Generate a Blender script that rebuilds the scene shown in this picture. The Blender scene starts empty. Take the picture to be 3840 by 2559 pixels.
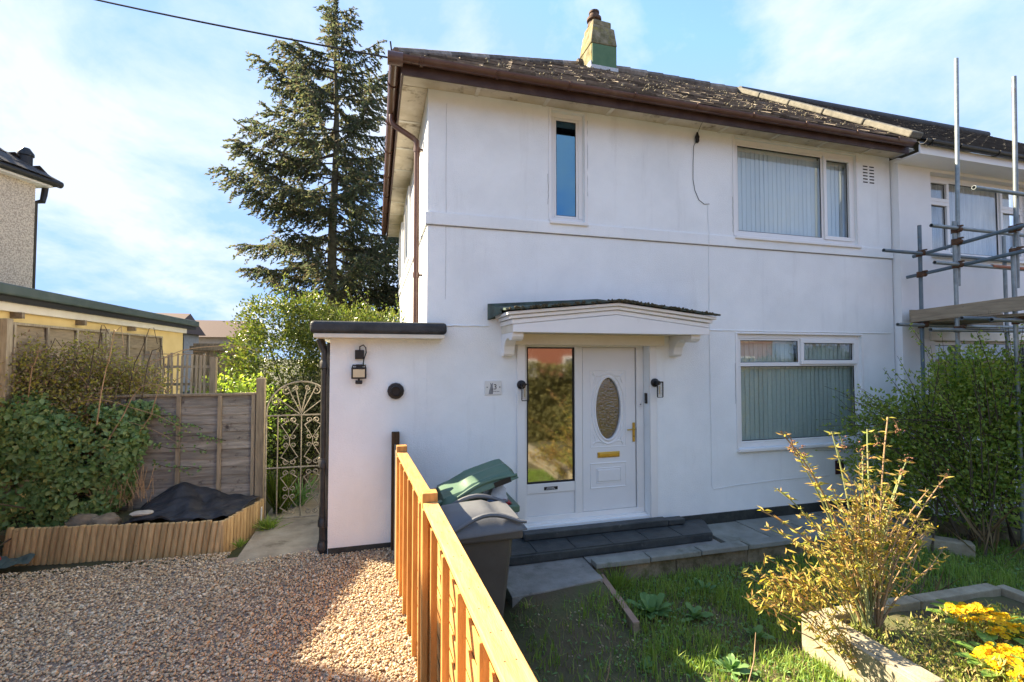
import bpy, math, random
import numpy as np
from mathutils import Vector, Matrix
random.seed(7); rng = np.random.default_rng(7)
R = math.radians
scene = bpy.context.scene
C = scene.collection

# ------------------------------------------------------------------ camera, sky, sun, exposure
cam = bpy.data.cameras.new('camera'); camo = bpy.data.objects.new('camera', cam); C.objects.link(camo)
cam.lens = 16.875; cam.sensor_width = 36; cam.clip_end = 3000; cam.clip_start = 0.05
camo.location = (0, 0, 2.05); camo.rotation_euler = (R(91.93), 0, R(-15.8)); scene.camera = camo

SUN_EL = R(36.5); SUN_DIR = Vector((-0.84, 0.542, 0)).normalized()      # horizontal direction towards the sun
sd = Vector((SUN_DIR.x*math.cos(SUN_EL), SUN_DIR.y*math.cos(SUN_EL), math.sin(SUN_EL)))
sun = bpy.data.lights.new('sun', 'SUN'); suno = bpy.data.objects.new('sun', sun); C.objects.link(suno)
sun.energy = 3.3; sun.angle = R(0.6); sun.color = (1.0, 0.84, 0.60)
suno.rotation_euler = sd.to_track_quat('Z', 'Y').to_euler(); suno.location = (-10, 12, 14)

world = bpy.data.worlds.new('World'); scene.world = world; world.use_nodes = True
wt = world.node_tree; wn = wt.nodes; wl = wt.links
for n in list(wn): wn.remove(n)
def N(t, typ, **kw):
    n = t.nodes.new(typ)
    for k, v in kw.items(): setattr(n, k, v)
    return n
out = N(wt, 'ShaderNodeOutputWorld'); bg = N(wt, 'ShaderNodeBackground'); bg.inputs[1].default_value = 0.15
sky = N(wt, 'ShaderNodeTexSky', sky_type='NISHITA'); sky.sun_disc = False
sky.sun_elevation = SUN_EL; sky.sun_rotation = math.atan2(SUN_DIR.x, SUN_DIR.y)
sky.air_density = 1.0; sky.dust_density = 0.1; sky.ozone_density = 1.6
tc = N(wt, 'ShaderNodeTexCoord'); sp = N(wt, 'ShaderNodeSeparateXYZ'); wl.new(tc.outputs['Generated'], sp.inputs[0])
zz = N(wt, 'ShaderNodeMath', operation='MAXIMUM'); wl.new(sp.outputs[2], zz.inputs[0]); zz.inputs[1].default_value = 0.0
za = N(wt, 'ShaderNodeMath', operation='ADD'); wl.new(zz.outputs[0], za.inputs[0]); za.inputs[1].default_value = 0.28
dx = N(wt, 'ShaderNodeMath', operation='DIVIDE'); wl.new(sp.outputs[0], dx.inputs[0]); wl.new(za.outputs[0], dx.inputs[1])
dy = N(wt, 'ShaderNodeMath', operation='DIVIDE'); wl.new(sp.outputs[1], dy.inputs[0]); wl.new(za.outputs[0], dy.inputs[1])
cb = N(wt, 'ShaderNodeCombineXYZ'); wl.new(dx.outputs[0], cb.inputs[0]); wl.new(dy.outputs[0], cb.inputs[1])
n1 = N(wt, 'ShaderNodeTexNoise'); n1.inputs['Scale'].default_value = 1.9; n1.inputs['Detail'].default_value = 9; n1.inputs['Roughness'].default_value = 0.60
n1.inputs['Distortion'].default_value = 0.25
mpn = N(wt, 'ShaderNodeMapping'); mpn.inputs['Location'].default_value = (4.1, 3.3, 0.4); mpn.inputs['Rotation'].default_value = (0, 0, R(35)); mpn.inputs['Scale'].default_value = (1.0, 0.85, 1)
wl.new(cb.outputs[0], mpn.inputs[0]); wl.new(mpn.outputs[0], n1.inputs['Vector'])
cr = N(wt, 'ShaderNodeValToRGB'); cr.color_ramp.elements[0].position = 0.42; cr.color_ramp.elements[1].position = 0.64
cr.color_ramp.elements[0].color = (0.0, 0.0, 0.0, 1); cr.color_ramp.elements[1].color = (0.85, 0.85, 0.85, 1)
wl.new(n1.outputs[0], cr.inputs[0])
mx = N(wt, 'ShaderNodeMix', data_type='RGBA'); wl.new(cr.outputs[0], mx.inputs[0])
hs = N(wt, 'ShaderNodeHueSaturation'); hs.inputs['Saturation'].default_value = 1.08; hs.inputs['Value'].default_value = 0.50; wl.new(sky.outputs[0], hs.inputs['Color'])
cap = N(wt, 'ShaderNodeMix', data_type='RGBA', blend_type='DARKEN'); cap.inputs[0].default_value = 1; wl.new(hs.outputs[0], cap.inputs[6]); cap.inputs[7].default_value = (0.50, 0.80, 1.42, 1)
wl.new(cap.outputs[2], mx.inputs[6])
mx.inputs[7].default_value = (1.06, 1.14, 1.30, 1)
wl.new(mx.outputs[2], bg.inputs[0]); wl.new(bg.outputs[0], out.inputs[0])

vs = scene.view_settings; vs.view_transform = 'Standard'; vs.look = 'None'; vs.gamma = 1; vs.use_curve_mapping = False
vs.exposure = 2.74
scene.render.engine = 'CYCLES'
scene.cycles.max_bounces = 8; scene.cycles.transparent_max_bounces = 12; scene.cycles.caustics_reflective = False; scene.cycles.caustics_refractive = False

# ------------------------------------------------------------------ mesh helpers
WL = {}
def V3(p): return np.array(p, float)
class MB:
    def __init__(s): s.v = []; s.f = []
    def add(s, vs_, fs):
        o = len(s.v); s.v += [tuple(p) for p in vs_]; s.f += [tuple(i+o for i in f) for f in fs]; return s
    def obox(s, c, a, b, d):
        c, a, b, d = map(V3, (c, a, b, d)); vs_ = []
        for k in (-1, 1):
            for j in (-1, 1):
                for i in (-1, 1): vs_.append(c+a*i+b*j+d*k)
        fs = [(0,2,3,1),(4,5,7,6),(0,1,5,4),(2,6,7,3),(0,4,6,2),(1,3,7,5)]
        if np.dot(np.cross(a, b), d) < 0: fs = [f[::-1] for f in fs]
        return s.add(vs_, fs)
    def box(s, x0, x1, y0, y1, z0, z1):
        return s.obox(((x0+x1)/2, (y0+y1)/2, (z0+z1)/2), ((x1-x0)/2,0,0), (0,(y1-y0)/2,0), (0,0,(z1-z0)/2))
    def beam(s, p, q, w, h, up=(0,0,1)):
        p, q = V3(p), V3(q); d = q-p; L = np.linalg.norm(d); d /= L
        a = np.cross(d, V3(up)); a /= np.linalg.norm(a); b = np.cross(a, d)
        return s.obox((p+q)/2, d*L/2, a*w/2, b*h/2)
    def tube(s, pts, r, n=8, caps=True):
        pts = [V3(p) for p in pts]; k = len(pts)
        rs = [r]*k if np.isscalar(r) else list(r)
        t = [pts[min(i+1, k-1)]-pts[max(i-1, 0)] for i in range(k)]
        t = [x/(np.linalg.norm(x)+1e-9) for x in t]
        ref = V3((0,0,1)) if abs(t[0][2]) < .9 else V3((1,0,0))
        vs_ = []
        a = np.cross(t[0], ref); a /= np.linalg.norm(a)
        for i in range(k):
            a = a-t[i]*np.dot(a, t[i]); a /= (np.linalg.norm(a)+1e-9); b = np.cross(t[i], a)
            for j in range(n):
                th = 2*math.pi*j/n; vs_.append(pts[i]+(a*math.cos(th)+b*math.sin(th))*rs[i])
        fs = []
        for i in range(k-1):
            for j in range(n):
                j2 = (j+1) % n; fs.append((i*n+j, i*n+j2, (i+1)*n+j2, (i+1)*n+j))
        if caps: fs.append(tuple(range(n))[::-1]); fs.append(tuple((k-1)*n+j for j in range(n)))
        return s.add(vs_, fs)
    def prism(s, poly, ext):
        poly = [V3(p) for p in poly]; e = V3(ext); n = len(poly)
        nn = np.zeros(3)
        for i in range(n): nn += np.cross(poly[i]-poly[0], poly[(i+1) % n]-poly[0])
        if np.dot(nn, e) > 0: poly = poly[::-1]
        vs_ = poly+[p+e for p in poly]
        fs = [tuple(range(n)), tuple(range(2*n-1, n-1, -1))]
        for i in range(n): j = (i+1) % n; fs.append((i, i+n, j+n, j))
        return s.add(vs_, fs)
    def lathe(s, prof, c, n=16, axis=(0,0,1)):
        ax = V3(axis); ax /= np.linalg.norm(ax); ref = V3((0,0,1)) if abs(ax[2]) < .9 else V3((1,0,0))
        a = np.cross(ax, ref); a /= np.linalg.norm(a); b = np.cross(ax, a); c = V3(c); vs_ = []
        for r, z in prof:
            for j in range(n):
                th = 2*math.pi*j/n; vs_.append(c+ax*z+(a*math.cos(th)+b*math.sin(th))*r)
        fs = []; k = len(prof)
        for i in range(k-1):
            for j in range(n):
                j2 = (j+1) % n; fs.append((i*n+j, i*n+j2, (i+1)*n+j2, (i+1)*n+j))
        fs.append(tuple(range(n))[::-1]); fs.append(tuple((k-1)*n+j for j in range(n)))
        return s.add(vs_, fs)
    def quad(s, a, b, c, d): return s.add([a, b, c, d], [(0,1,2,3)])
    def build(s, name, mat, parent=None, smooth=False, bevel=0, origin=None):
        v = np.array(s.v, float)
        c = (v.min(0)+v.max(0))/2 if origin is None else V3(origin)
        me = bpy.data.meshes.new(name); me.from_pydata((v-c).tolist(), [], s.f); me.update()
        return finish(me, name, mat, parent, c, smooth, bevel)
def finish(me, name, mat, parent, c, smooth=False, bevel=0):
    o = bpy.data.objects.new(name, me); C.objects.link(o)
    if mat: me.materials.append(mat)
    if smooth:
        me.polygons.foreach_set('use_smooth', [True]*len(me.polygons))
        try: me.set_sharp_from_angle(angle=R(42))
        except Exception: pass
    if bevel:
        m = o.modifiers.new('bevel', 'BEVEL'); m.width = bevel; m.segments = 2; m.limit_method = 'ANGLE'; m.angle_limit = R(40)
    c = Vector(c); WL[o.name] = c
    if parent is not None: o.parent = parent; o.location = c-WL[parent.name]
    else: o.location = c
    return o
def npmesh(name, V, F, mat, parent=None, c=(0,0,0), smooth=False):
    c = np.array(c, float); V = np.asarray(V, float)-c; F = np.asarray(F); k = F.shape[1]
    me = bpy.data.meshes.new(name); me.vertices.add(len(V)); me.vertices.foreach_set('co', V.astype(np.float32).ravel())
    me.loops.add(F.size); me.loops.foreach_set('vertex_index', F.astype(np.int32).ravel())
    me.polygons.add(len(F)); me.polygons.foreach_set('loop_start', np.arange(0, F.size, k, dtype=np.int32))
    me.update(calc_edges=True); me.validate()
    if smooth: me.polygons.foreach_set('use_smooth', [True]*len(F))
    return finish(me, name, mat, parent, c)
def tag(o, label=None, cat=None, group=None, kind=None):
    if label: o['label'] = label
    if cat: o['category'] = cat
    if group: o['group'] = group
    if kind: o['kind'] = kind
    return o
def thing(name, loc, label, cat, group=None):
    o = bpy.data.objects.new(name, None); C.objects.link(o); o.location = loc; o.empty_display_size = .1
    WL[o.name] = Vector(loc); return tag(o, label, cat, group)
def jit(a): return random.uniform(-a, a)
def unit(v): return v/(np.linalg.norm(v, axis=-1, keepdims=True)+1e-9)
def leaf_arrays(cen, dirs, L, W, fold=.25, nrm=None):
    """diamond leaves: N centres, tip directions, lengths, widths -> V (4N,3), F (2N,3)"""
    n = len(cen); dirs = unit(dirs)
    if nrm is None: nrm = rng.normal(size=(n, 3))
    side = unit(np.cross(dirs, nrm)); up = unit(np.cross(side, dirs))
    L = np.broadcast_to(L, (n,))[:, None]; W = np.broadcast_to(W, (n,))[:, None]
    b = cen-dirs*L*.5; t = cen+dirs*L*.5-up*L*fold*.5; m = cen-dirs*L*.05
    l = m+side*W*.5+up*W*fold; r = m-side*W*.5+up*W*fold
    V = np.stack([b, r, t, l], 1).reshape(-1, 3); i = np.arange(n)*4
    F = np.concatenate([np.stack([i, i+1, i+2], 1), np.stack([i, i+2, i+3], 1)])
    return V, F
def leaves(name, cen, dirs, L, W, mat, parent=None, c=(0,0,0), fold=.25, nrm=None):
    V, F = leaf_arrays(np.asarray(cen), np.asarray(dirs), L, W, fold, nrm)
    return npmesh(name, V, F, mat, parent, c)

# ------------------------------------------------------------------ materials
def pm(name, base, alt=None, scale=6, rough=.6, bump=0., bscale=60, spec=.3, metal=0., stretch=None, tint=0., stain=None, ramp=(.35,.65), detail=5, island=False, coat=0, hue=0.):
    m = bpy.data.materials.new(name); m.use_nodes = True; t = m.node_tree; l = t.links; b = t.nodes['Principled BSDF']
    b.inputs['Roughness'].default_value = rough; b.inputs['Metallic'].default_value = metal
    b.inputs['Specular IOR Level'].default_value = spec; b.inputs['Coat Weight'].default_value = coat
    tc = N(t, 'ShaderNodeTexCoord'); oi = N(t, 'ShaderNodeObjectInfo')
    ad = N(t, 'ShaderNodeVectorMath', operation='MULTIPLY_ADD')
    cmb = N(t, 'ShaderNodeCombineXYZ')
    for i in range(3): l.new(oi.outputs['Random'], cmb.inputs[i])
    l.new(cmb.outputs[0], ad.inputs[0]); ad.inputs[1].default_value = (17, 11, 23); l.new(tc.outputs['Object'], ad.inputs[2])
    mp = N(t, 'ShaderNodeMapping'); l.new(ad.outputs[0], mp.inputs[0])
    if stretch: mp.inputs['Scale'].default_value = stretch
    alt = alt or tuple(x*.82 for x in base)
    nz = N(t, 'ShaderNodeTexNoise'); nz.inputs['Scale'].default_value = scale; nz.inputs['Detail'].default_value = detail; nz.inputs['Roughness'].default_value = .62
    l.new(mp.outputs[0], nz.inputs['Vector'])
    rp = N(t, 'ShaderNodeValToRGB'); rp.color_ramp.elements[0].position = ramp[0]; rp.color_ramp.elements[1].position = ramp[1]
    rp.color_ramp.elements[0].color = (*base, 1); rp.color_ramp.elements[1].color = (*alt, 1)
    l.new(nz.outputs[0], rp.inputs[0]); col = rp.outputs[0]
    if stain:
        sc, ssc, s0, s1 = stain[:4]
        n2 = N(t, 'ShaderNodeTexNoise'); n2.inputs['Scale'].default_value = ssc; n2.inputs['Detail'].default_value = 6; n2.inputs['Roughness'].default_value = .7
        mp2 = N(t, 'ShaderNodeMapping'); l.new(ad.outputs[0], mp2.inputs[0])
        if len(stain) > 4: mp2.inputs['Scale'].default_value = stain[4]
        l.new(mp2.outputs[0], n2.inputs['Vector'])
        r2 = N(t, 'ShaderNodeMapRange'); r2.inputs[1].default_value = s0; r2.inputs[2].default_value = s1
        l.new(n2.outputs[0], r2.inputs[0])
        mm = N(t, 'ShaderNodeMix', data_type='RGBA'); l.new(r2.outputs[0], mm.inputs[0]); l.new(col, mm.inputs[6]); mm.inputs[7].default_value = (*sc, 1); col = mm.outputs[2]
    if tint or hue:
        hs = N(t, 'ShaderNodeHueSaturation'); mr = N(t, 'ShaderNodeMapRange')
        if island: gi = N(t, 'ShaderNodeNewGeometry'); src = gi.outputs['Random Per Island']
        else: src = oi.outputs['Random']
        l.new(src, mr.inputs[0]); mr.inputs[3].default_value = 1-tint; mr.inputs[4].default_value = 1+tint
        l.new(mr.outputs[0], hs.inputs['Value']); l.new(col, hs.inputs['Color']); col = hs.outputs[0]
    l.new(col, b.inputs['Base Color'])
    if bump:
        n3 = N(t, 'ShaderNodeTexNoise'); n3.inputs['Scale'].default_value = bscale; n3.inputs['Detail'].default_value = 4
        l.new(mp.outputs[0], n3.inputs['Vector'])
        bp = N(t, 'ShaderNodeBump'); bp.inputs['Strength'].default_value = bump; bp.inputs['Distance'].default_value = .01
        l.new(n3.outputs[0], bp.inputs['Height']); l.new(bp.outputs[0], b.inputs['Normal'])
    return m
def isl(name, cols, rough=.6, transl=.3, spec=.25, bump=0, tmul=1.3):
    """colour picked per mesh island from a list; part of the light passes through (leaves)"""
    m = bpy.data.materials.new(name); m.use_nodes = True; t = m.node_tree; l = t.links; b = t.nodes['Principled BSDF']
    g = N(t, 'ShaderNodeNewGeometry'); oi = N(t, 'ShaderNodeObjectInfo')
    su = N(t, 'ShaderNodeMath', operation='ADD'); l.new(g.outputs['Random Per Island'], su.inputs[0]); l.new(oi.outputs['Random'], su.inputs[1])
    fr = N(t, 'ShaderNodeMath', operation='FRACT'); l.new(su.outputs[0], fr.inputs[0])
    rp = N(t, 'ShaderNodeValToRGB'); e = rp.color_ramp.elements
    while len(e) < len(cols): e.new(.5)
    for i, c in enumerate(cols): e[i].position = i/max(1, len(cols)-1); e[i].color = (*c, 1)
    l.new(fr.outputs[0], rp.inputs[0]); l.new(rp.outputs[0], b.inputs['Base Color'])
    b.inputs['Roughness'].default_value = rough; b.inputs['Specular IOR Level'].default_value = spec
    if transl:
        tr = N(t, 'ShaderNodeBsdfTranslucent'); hs = N(t, 'ShaderNodeHueSaturation'); hs.inputs['Value'].default_value = tmul; hs.inputs['Saturation'].default_value = 1.15
        l.new(rp.outputs[0], hs.inputs['Color']); l.new(hs.outputs[0], tr.inputs[0])
        mix = N(t, 'ShaderNodeMixShader'); mix.inputs[0].default_value = transl
        l.new(b.outputs[0], mix.inputs[1]); l.new(tr.outputs[0], mix.inputs[2]); l.new(mix.outputs[0], t.nodes['Material Output'].inputs[0])
    return m
def glass_mat(name, f0=.06, tintc=(.8,.85,.85), rough=0.0, wave=0., gc=(1,1,1)):
    m = bpy.data.materials.new(name); m.use_nodes = True; t = m.node_tree; l = t.links
    t.nodes.remove(t.nodes['Principled BSDF'])
    tr = N(t, 'ShaderNodeBsdfTransparent'); tr.inputs[0].default_value = (*tintc, 1)
    gl = N(t, 'ShaderNodeBsdfGlossy'); gl.inputs['Roughness'].default_value = rough; gl.inputs[0].default_value = (*gc,1)
    lw = N(t, 'ShaderNodeLayerWeight'); lw.inputs[0].default_value = .5
    pw = N(t, 'ShaderNodeMath', operation='POWER'); l.new(lw.outputs['Facing'], pw.inputs[0]); pw.inputs[1].default_value = 4.0
    fr = N(t, 'ShaderNodeMapRange'); l.new(pw.outputs[0], fr.inputs[0]); fr.inputs[3].default_value = f0; fr.inputs[4].default_value = 1.0
    if wave:
        nz = N(t, 'ShaderNodeTexNoise'); nz.inputs['Scale'].default_value = wave; nz.inputs['Detail'].default_value = 3
        tc = N(t, 'ShaderNodeTexCoord'); l.new(tc.outputs['Object'], nz.inputs['Vector'])
        bp = N(t, 'ShaderNodeBump'); bp.inputs['Strength'].default_value = .9; bp.inputs['Distance'].default_value = .012
        l.new(nz.outputs[0], bp.inputs['Height']); l.new(bp.outputs[0], gl.inputs['Normal'])
    mix = N(t, 'ShaderNodeMixShader'); l.new(fr.outputs[0], mix.inputs[0]); l.new(tr.outputs[0], mix.inputs[1]); l.new(gl.outputs[0], mix.inputs[2])
    l.new(mix.outputs[0], t.nodes['Material Output'].inputs[0])
    return m

M = {}
M['render'] = pm('white_render', (.85,.88,.885), (.765,.795,.80), 1.3, .85, .5, 95, .2, stain=((.60,.615,.62), 1.1, .57, 1.0, (4,4,.45)))
M['render2'] = pm('neighbour_render', (.80,.81,.81), (.76,.77,.77), 2, .85, .3, 150, .2)
M['pebbledash'] = pm('pebbledash', (.64,.57,.47), (.34,.29,.24), 45, .9, 1., 60, .2, ramp=(.42,.6))
M['plinth'] = pm('black_plinth_paint', (.022,.026,.026), (.05,.055,.05), 9, .6, .3, 60)
M['soffit'] = pm('painted_soffit', (.68,.62,.52), (.54,.47,.36), 4, .8, .15, 40, .2, stain=((.20,.155,.10), 3.4, .57, .72))
M['batten'] = pm('soffit_strip', (.72,.69,.62), (.6,.57,.5), 8, .7)
M['upvc_brown'] = pm('brown_plastic', (.085,.040,.029), (.11,.058,.044), 5, .32, 0, 60, .45, stain=((.16,.12,.095), 2.5, .58, .85))
M['fascia_brown'] = pm('brown_fascia', (.045,.022,.016), (.075,.045,.035), 6, .5, .1, 50, .3)
M['black_pl'] = pm('black_plastic', (.012,.012,.013), (.02,.02,.021), 10, .4, 0, 60, .4)
M['iron_pipe'] = pm('black_painted_iron', (.018,.018,.018), (.045,.04,.035), 12, .42, .2, 80, .45)
M['tile'] = pm('mossy_roof_tile', (.13,.108,.092), (.24,.21,.175), 9, .85, .6, 50, .2, tint=.5, island=True, stain=((.21,.17,.085), 4, .62, .76))
M['tile_new'] = pm('dark_roof_tile', (.030,.030,.032), (.055,.055,.056), 9, .6, .4, 50, .3, tint=.35, island=True)
M['coping'] = pm('cream_concrete', (.20,.19,.16), (.13,.125,.105), 9, .9, .6, 70, .2, tint=.1)
M['stone'] = pm('mossy_render', (.28,.25,.17), (.13,.12,.065), 7, .95, 1., 30, .1, stain=((.30,.27,.08), 4, .55, .7))
M['green_board'] = pm('green_painted_board', (.075,.15,.075), (.10,.18,.09), 4, .6, .1, 40, .3, stain=((.32,.34,.25), 9, .66, .75))
M['lead'] = pm('pale_flashing', (.55,.57,.58), (.42,.44,.45), 8, .5)
M['terracotta'] = pm('sooty_terracotta', (.13,.075,.05), (.06,.045,.035), 8, .8, .3, 40)
M['upvc'] = pm('white_plastic', (.80,.80,.79), (.77,.77,.76), 3, .35, 0, 60, .45, stain=((.55,.54,.5), 5, .68, .82))
M['door'] = pm('white_door_skin', (.78,.79,.80), (.75,.76,.77), 3, .4, 0, 60, .4, stain=((.45,.44,.42), 60, .70, .76))
M['cream_wood'] = pm('cream_painted_wood', (.72,.68,.58), (.66,.61,.5), 4, .55, .1, 40, .3, stain=((.4,.34,.25), 6, .68, .8))
M['gasket'] = pm('dark_gasket', (.02,.02,.022), None, 6, .6)
M['blind'] = pm('grey_green_blind', (.52,.60,.555), (.485,.56,.52), 3, .8, .15, 200, .2, tint=.05)
M['blind_up'] = pm('pale_blue_blind', (.70,.79,.83), (.665,.75,.795), 3, .8, .1, 200, .2, tint=.05)
M['curtain'] = pm('net_curtain', (.66,.70,.76), (.5,.54,.62), 2, .9, .2, 30, .1, stretch=(14,1,1))
M['glass'] = glass_mat('window_glass', .05, (.93,.95,.95))
M['glass_dark'] = glass_mat('reflective_glass', .30, (.30,.42,.48), gc=(.30,.60,.82))
M['glass_door'] = glass_mat('obscured_glass', .22, (.30,.30,.26), .0, 38)
M['glass_side'] = glass_mat('sidelight_glass', .27, (.42,.42,.38), .05, 0)
M['lampglass'] = glass_mat('lamp_glass', .03, (.92,.92,.92))
M['brass'] = pm('polished_brass', (.62,.46,.14), (.5,.36,.10), 6, .28, 0, 60, .5, metal=.9)
M['metal_black'] = pm('matt_black_metal', (.010,.010,.011), (.016,.016,.017), 10, .45, .05, 90, .4)
M['felt'] = pm('black_roof_felt', (.020,.023,.027), (.05,.053,.055), 7, .55, .4, 90, .35)
M['felt_green'] = pm('weathered_green_felt', (.085,.125,.105), (.05,.06,.05), 8, .7, .4, 60)
M['moss_edge'] = pm('mossy_edge', (.10,.085,.05), (.05,.045,.03), 25, .95, 1., 45)
M['slate_paint'] = pm('black_step_paint', (.026,.033,.037), (.055,.064,.066), 6, .5, .25, 40, .4, stain=((.2,.21,.2), 9, .64, .8))
M['concrete'] = pm('grey_concrete', (.30,.295,.275), (.20,.195,.18), 5, .9, .5, 60, .2, stain=((.07,.065,.055), 3.5, .60, .72))
M['pavement'] = pm('pale_pavement', (.42,.40,.37), (.34,.33,.30), 3, .9, .3, 60)
M['concrete_path'] = pm('sandy_concrete', (.36,.31,.23), (.24,.20,.145), 4, .9, .5, 50, .2, stain=((.12,.10,.07), 3, .58, .72))
M['slab'] = pm('paving_slab', (.25,.26,.235), (.18,.185,.165), 4, .85, .3, 60, .25, tint=.15, stain=((.10,.11,.075), 3, .55, .75))
M['mossy_block'] = pm('mossy_block', (.26,.22,.155), (.10,.09,.055), 6, .95, .8, 40, .15, tint=.15, stain=((.10,.12,.035), 4, .58, .7))
M['kerb'] = pm('lichen_concrete_kerb', (.38,.34,.25), (.27,.235,.165), 8, .95, .6, 60, .15, tint=.06, stain=((.16,.14,.09), 7, .6, .75))
M['kerb_pink'] = pm('pinkish_edging_top', (.36,.245,.18), (.28,.19,.14), 6, .9, .3, 60)
M['pine'] = pm('fresh_pine', (.54,.28,.09), (.40,.19,.055), 5, .6, .25, 30, .25, stretch=(8,8,1), tint=.2, stain=((.22,.095,.03), 9, .70, .745))
M['pine_y'] = pm('fresh_pine_along', (.66,.39,.15), (.52,.275,.09), 5, .6, .25, 30, .25, stretch=(8,1,8), tint=.18, stain=((.22,.095,.03), 9, .70, .745))
M['pine_log'] = pm('treated_log', (.52,.37,.185), (.37,.25,.12), 5, .7, .25, 30, .2, stretch=(8,8,1), tint=.2, stain=((.14,.085,.035), 10, .66, .72))
M['post_dark'] = pm('dark_treated_post', (.085,.048,.024), (.05,.03,.016), 6, .8, .3, 30, .2, stretch=(8,8,1))
M['board_grey'] = pm('weathered_board', (.29,.27,.235), (.175,.16,.14), 4, .85, .4, 30, .15, stretch=(1,6,9), tint=.28, stain=((.06,.05,.045), 5, .6, .7))
M['batten_grey'] = pm('weathered_batten', (.30,.25,.18), (.20,.165,.115), 5, .85, .3, 30, .15, stretch=(8,8,1), tint=.1)
M['board_tan'] = pm('weathered_tan_board', (.36,.29,.20), (.24,.19,.125), 4, .85, .3, 30, .15, stretch=(6,1,9), tint=.2)
M['picket'] = pm('weathered_picket', (.42,.36,.26), (.28,.23,.16), 6, .85, .2, 30, .15, stretch=(8,8,1), tint=.2)
M['scaf_board'] = pm('scaffold_board', (.36,.29,.20), (.25,.20,.14), 4, .85, .4, 30, .15, stretch=(9,1,9), tint=.15, stain=((.07,.055,.04), 6, .62, .7))
M['galv'] = pm('galvanised_tube', (.26,.30,.31), (.17,.20,.21), 9, .45, .1, 60, .5, metal=.45, tint=.2, stain=((.20,.10,.05), 5, .62, .75))
M['galv_blue'] = pm('blue_grey_tube', (.10,.15,.19), (.16,.20,.22), 9, .5, .1, 60, .4, metal=.3, stain=((.2,.11,.06), 5, .62, .75))
M['rust'] = pm('rusty_coupler', (.16,.085,.045), (.08,.05,.035), 20, .8, .6, 60, .3, metal=.2)
M['orange_tube'] = pm('orange_tube_paint', (.42,.15,.07), (.30,.12,.07), 9, .6)
M['mesh_blue'] = pm('blue_guard_mesh', (.10,.18,.28), None, 9, .5)
M['gate_iron'] = pm('worn_gate_iron', (.36,.31,.23), (.20,.17,.125), 14, .6, .3, 60, .35, metal=.2)
M['yellow_wall'] = pm('yellow_masonry_paint', (.80,.62,.29), (.74,.56,.25), 3, .85, .2, 60, .2, stain=((.42,.36,.24), 2.5, .64, .78))
M['garage_roof'] = pm('green_grey_sheet', (.055,.08,.075), (.08,.105,.10), 5, .6)
M['black_edge'] = pm('black_fascia', (.02,.02,.02), None, 5, .6)
M['slate'] = pm('slate_roof', (.07,.066,.066), (.045,.042,.042), 6, .7, .4, 40, .3, tint=.25, island=True)
M['brick_tile'] = pm('brown_far_tile', (.14,.095,.075), (.10,.07,.06), 30, .8)
M['brick'] = pm('red_brick', (.30,.115,.07), (.22,.085,.055), 14, .9, .3, 50)
M['road'] = pm('asphalt', (.15,.148,.14), (.12,.118,.112), 20, .9, .3, 90)
M['earth'] = pm('rough_ground', (.075,.08,.035), (.05,.045,.028), .9, .95, .6, 8)
M['soil'] = pm('lawn_soil', (.11,.085,.056), (.10,.11,.05), 2.6, .95, 1., 35, .1, stain=((.11,.085,.05), 7, .58, .72))
M['gravel_base'] = pm('gravel_bed', (.38,.29,.22), (.24,.18,.14), 70, .9, 1., 90, .2)
M['membrane'] = pm('black_membrane', (.020,.022,.027), (.035,.037,.042), 9, .55, .5, 25, .35)
M['rock'] = pm('garden_rock', (.24,.20,.15), (.15,.12,.085), 9, .95, .8, 30, .1, tint=.2)
M['pale_rock'] = pm('pale_flat_stone', (.48,.45,.38), (.38,.35,.29), 12, .9, .4, 50)
M['bin_brown'] = pm('grey_brown_bin', (.088,.078,.072), (.11,.098,.088), 5, .42, .08, 120, .4)
M['bin_lid'] = pm('slate_grey_lid', (.15,.155,.165), (.125,.13,.14), 6, .4, .1, 120, .4)
M['bin_green'] = pm('green_bin', (.10,.17,.12), (.085,.15,.10), 6, .4, .08, 120, .4)
M['rubbish'] = pm('clear_rubbish_bag', (.55,.57,.60), (.42,.44,.47), 7, .25, .5, 20, .5)
M['red_bag'] = pm('red_carrier_bag', (.45,.03,.03), (.30,.02,.02), 6, .35, .4, 20, .4)
M['blue_bag'] = pm('blue_plastic', (.05,.12,.25), None, 6, .35)
M['scrap'] = pm('green_grey_plastic_scrap', (.09,.13,.12), (.06,.09,.085), 6, .6, .4, 20)
M['cable'] = pm('black_cable', (.015,.015,.015), None, 6, .6)
M['cable_white'] = pm('painted_cable', (.76,.79,.80), None, 6, .6)
M['red_brick_vent'] = pm('dark_red_air_brick', (.085,.025,.022), (.06,.02,.02), 10, .8, .2, 60)
M['acrylic'] = pm('pale_house_plate', (.72,.72,.69), (.68,.68,.66), 4, .25, 0, 60, .5)
M['ink'] = pm('black_ink', (.02,.02,.022), None, 5, .5)
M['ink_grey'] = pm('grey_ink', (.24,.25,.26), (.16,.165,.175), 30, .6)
M['white_ink'] = pm('white_ink', (.6,.6,.6), None, 5, .5)
M['led'] = pm('floodlight_lens', (.62,.52,.34), (.56,.47,.30), 8, .3, 0, 60, .5)
M['bark'] = pm('bark', (.12,.105,.075), (.065,.055,.04), 9, .95, 1., 30, .1, stretch=(3,3,.7))
M['bark_dark'] = pm('dark_twig', (.055,.042,.03), (.085,.065,.045), 9, .9)
M['bark_spruce'] = pm('greenish_spruce_bark', (.15,.145,.085), (.085,.075,.05), 8, .95, 1., 30, .1)
M['stem_green'] = pm('green_cane', (.20,.26,.105), (.27,.25,.12), 8, .5, .1, 60, .35, tint=.15)
M['stem_tan'] = pm('tan_cane', (.33,.22,.13), (.25,.16,.085), 8, .6, .1, 60, .3, tint=.15)
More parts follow.
